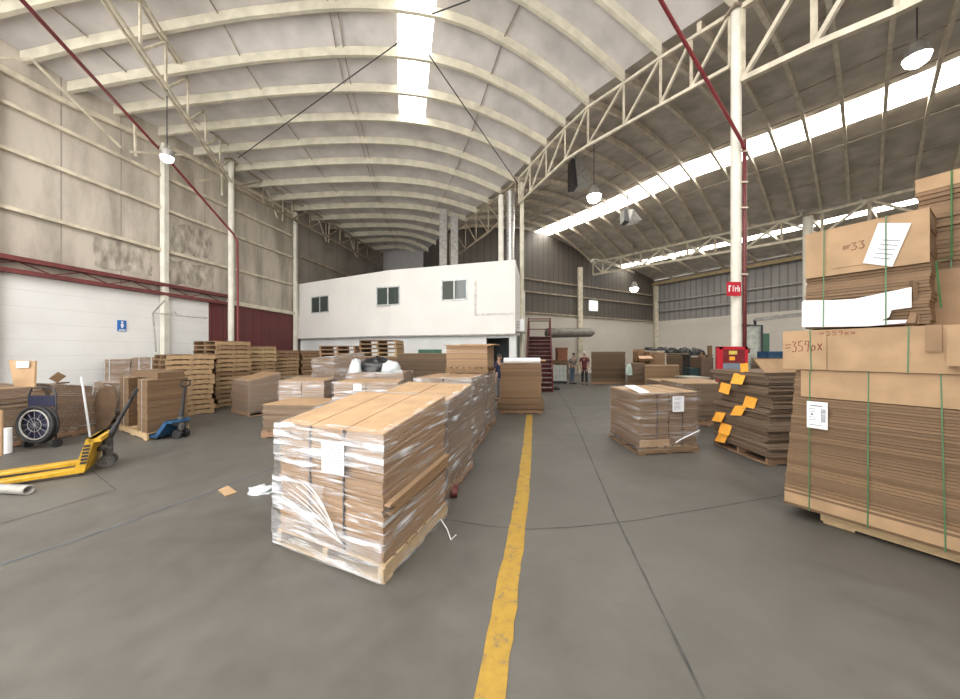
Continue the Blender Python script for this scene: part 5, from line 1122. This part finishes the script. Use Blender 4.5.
# ================================================================== PEOPLE
def skin_obj(name, V, E, mt, parent, sub=1):
    me = bpy.data.meshes.new(name); o0 = ORG[parent.name]; me.from_pydata([tuple(Vector(p)-o0) for p, r in V], E, []); me.materials.append(mt)
    o = bpy.data.objects.new(name, me); C.objects.link(o); o.parent = parent; ORG[o.name] = o0
    md = o.modifiers.new('skin', 'SKIN'); md.use_smooth_shade = True
    if not me.skin_vertices: me.skin_vertices.new()
    for i, (p, r) in enumerate(V):
        rr = r if isinstance(r, tuple) else (r, r); me.skin_vertices[0].data[i].radius = rr
    me.skin_vertices[0].data[0].use_root = True
    sb = o.modifiers.new('sub', 'SUBSURF'); sb.levels = sb.render_levels = sub
    return o
def person(label, base, rz, H=1.62, shirt='cloth_dark', pants='jeans', cap=None, lean=.0, hands='front', group=None):
    B = Vector(base); T = thing('person', label, 'person', B, group); k = H/1.75; c, s = math.cos(rz), math.sin(rz)
    def W(x, y, z):   # local: -y is where the person faces
        return B+Vector((x*c-y*s, x*s+y*c, z))*k
    ln = lambda z: -lean*max(0, z-.9)
    J = lambda x, y, z: W(x, y+ln(z), z)
    if hands == 'front': arms = lambda sx: [(J(sx*.19, 0, 1.40), .05), (J(sx*.25, .0, 1.13), .042), (J(sx*.10, -.22, 1.0), .03), (J(sx*.05, -.28, .98), .028)]
    elif hands == 'low': arms = lambda sx: [(J(sx*.19, 0, 1.40), .05), (J(sx*.24, -.05, 1.12), .042), (J(sx*.16, -.16, .86), .03), (J(sx*.13, -.2, .80), .028)]
    else: arms = lambda sx: [(J(sx*.19, 0, 1.40), .05), (J(sx*.24, .02, 1.12), .042), (J(sx*.24, -.05, .88), .03), (J(sx*.23, -.07, .80), .028)]
    V = [(J(0, 0, .95), (.13, .10)), (J(0, 0, 1.15), (.125, .09)), (J(0, 0, 1.36), (.15, .10)), (J(0, 0, 1.46), .07), (J(0, -.01, 1.52), .052), (J(0, -.02, 1.60), (.072, .085)), (J(0, -.02, 1.69), (.068, .08))]
    E = [(0, 1), (1, 2), (2, 3), (3, 4), (4, 5), (5, 6)]
    for sx in (-1, 1):
        n = len(V); V += arms(sx); E += [(2, n), (n, n+1), (n+1, n+2), (n+2, n+3)]
        hn = len(V)-1; hp = V[hn][0]; wv = (hp-V[hn-1][0]).normalized(); sd_ = Vector((c, s, 0))
        for q in (-1.5, -.5, .5, 1.5):
            m_ = len(V); V += [(hp+wv*.05*k+sd_*q*.018*k, .009), (hp+wv*.10*k+sd_*q*.019*k+Vector((0, 0, -.012)), .008)]; E += [(hn, m_), (m_, m_+1)]
        m_ = len(V); V += [(hp+wv*.03*k-sd_*sx*.035*k, .009)]; E += [(hn, m_)]
        n = len(V); V += [(J(sx*.09, 0, .86), .085), (W(sx*.10, -.01, .48), .058), (W(sx*.10, .02, .09), .04), (W(sx*.11, -.13, .035), .035)]; E += [(0, n), (n, n+1), (n+1, n+2), (n+2, n+3)]
    skin_obj('body', V, E, M['skin'], T)
    hd = J(0, -.02, 1.655); f_ = Vector((s, -c, 0)); sd_ = Vector((c, s, 0))
    b = MB(); b.v = []; b.hexa([hd+f_*.085*k-sd_*.012+Vector((0, 0, -.03)), hd+f_*.085*k+sd_*.012+Vector((0, 0, -.03)), hd+f_*.07*k+sd_*.012, hd+f_*.07*k-sd_*.012], [hd+f_*.112*k-sd_*.012+Vector((0, 0, -.035)), hd+f_*.112*k+sd_*.012+Vector((0, 0, -.035)), hd+f_*.085*k+sd_*.006+Vector((0, 0, .01)), hd+f_*.085*k-sd_*.006+Vector((0, 0, .01))]); b.obj('nose', M['skin'], T)
    for sx in (-1, 1):
        b = MB(); b.lathe(hd+f_*.082*k+sd_*sx*.03*k+Vector((0, 0, .008)), [(.011, 0), (.0, .006)], 8, f_); b.obj('eye', M['hair'], T)
        b = MB(); b.lathe(hd+sd_*sx*.078*k+Vector((0, 0, -.01)), [(.0, -.01), (.025, 0), (0, .012)], 8, sd_*sx); b.obj('ear', M['skin'], T)
    b = MB(); b.bar(hd+f_*.086*k-sd_*.022+Vector((0, 0, -.062)), hd+f_*.086*k+sd_*.022+Vector((0, 0, -.062)), .006); b.obj('mouth', M['cloth_red'], T)
    b = blob(hd+Vector((0, 0, .005))-f_*.012, .096*k, .104*k, .115*k, 1, .05); b.obj('hair' if not cap else 'cap', M[cap] if cap else M['hair'], T, smooth=True)
    if cap: b = MB(); b.hexa([hd+f_*.07-sd_*.06+Vector((0, 0, .04)), hd+f_*.07+sd_*.06+Vector((0, 0, .04)), hd+f_*.16+sd_*.04+Vector((0, 0, .03)), hd+f_*.16-sd_*.04+Vector((0, 0, .03))], [hd+f_*.07-sd_*.06+Vector((0, 0, .05)), hd+f_*.07+sd_*.06+Vector((0, 0, .05)), hd+f_*.16+sd_*.04+Vector((0, 0, .04)), hd+f_*.16-sd_*.04+Vector((0, 0, .04))]); b.obj('cap_visor', M[cap], T)
    V = [(J(0, 0, .80), (.165, .13)), (J(0, 0, .95), (.16, .125)), (J(0, 0, 1.15), (.14, .105)), (J(0, 0, 1.36), (.175, .12)), (J(0, 0, 1.47), .08)]; E = [(0, 1), (1, 2), (2, 3), (3, 4)]
    for sx in (-1, 1):
        a = arms(sx); n = len(V); V += [(a[0][0], .068), (a[0][0].lerp(a[1][0], .7), .06)]; E += [(3, n), (n, n+1)]
    skin_obj('shirt', V, E, M[shirt], T)
    V = [(J(0, 0, .95), (.14, .11))]; E = []
    for sx in (-1, 1):
        n = len(V); V += [(J(sx*.09, 0, .84), .098), (W(sx*.10, -.01, .48), .072), (W(sx*.10, .01, .10), .062)]; E += [(0, n), (n, n+1), (n+1, n+2)]
    skin_obj('trousers', V, E, M[pants], T)
    for sx in (-1, 1):
        b = MB(); q = [W(sx*.10+dx, dy, 0) for dx, dy in ((-.045, .07), (.045, .07), (.05, -.19), (-.04, -.19))]; up_ = Vector((0, 0, .085)); b.hexa(q, [q[0]+up_, q[1]+up_, q[2]+up_*.6, q[3]+up_*.6]); b.obj('shoe', M['black'], T)
g = Vector(((572-480)/F*17.7, 17.7, 0)); person('person in a grey top and jeans standing by the white caged tank', g, .5, 1.64, 'cloth_grey', 'jeans', None, .15, 'front')
g = Vector(((584.5-480)/F*17.3, 17.3, 0)); person('person in a dark red top and pale cap, leaning with hands together', g, -.35, 1.7, 'cloth_red', 'cloth_dark', 'cap', .25, 'low')
g = Vector(((497.5-480)/F*11.6, 11.6, 0)); person('person in navy top and grey trousers at the office doorway', g, .9, 1.62, 'cloth_navy', 'cloth_grey', None, .1, 'side')
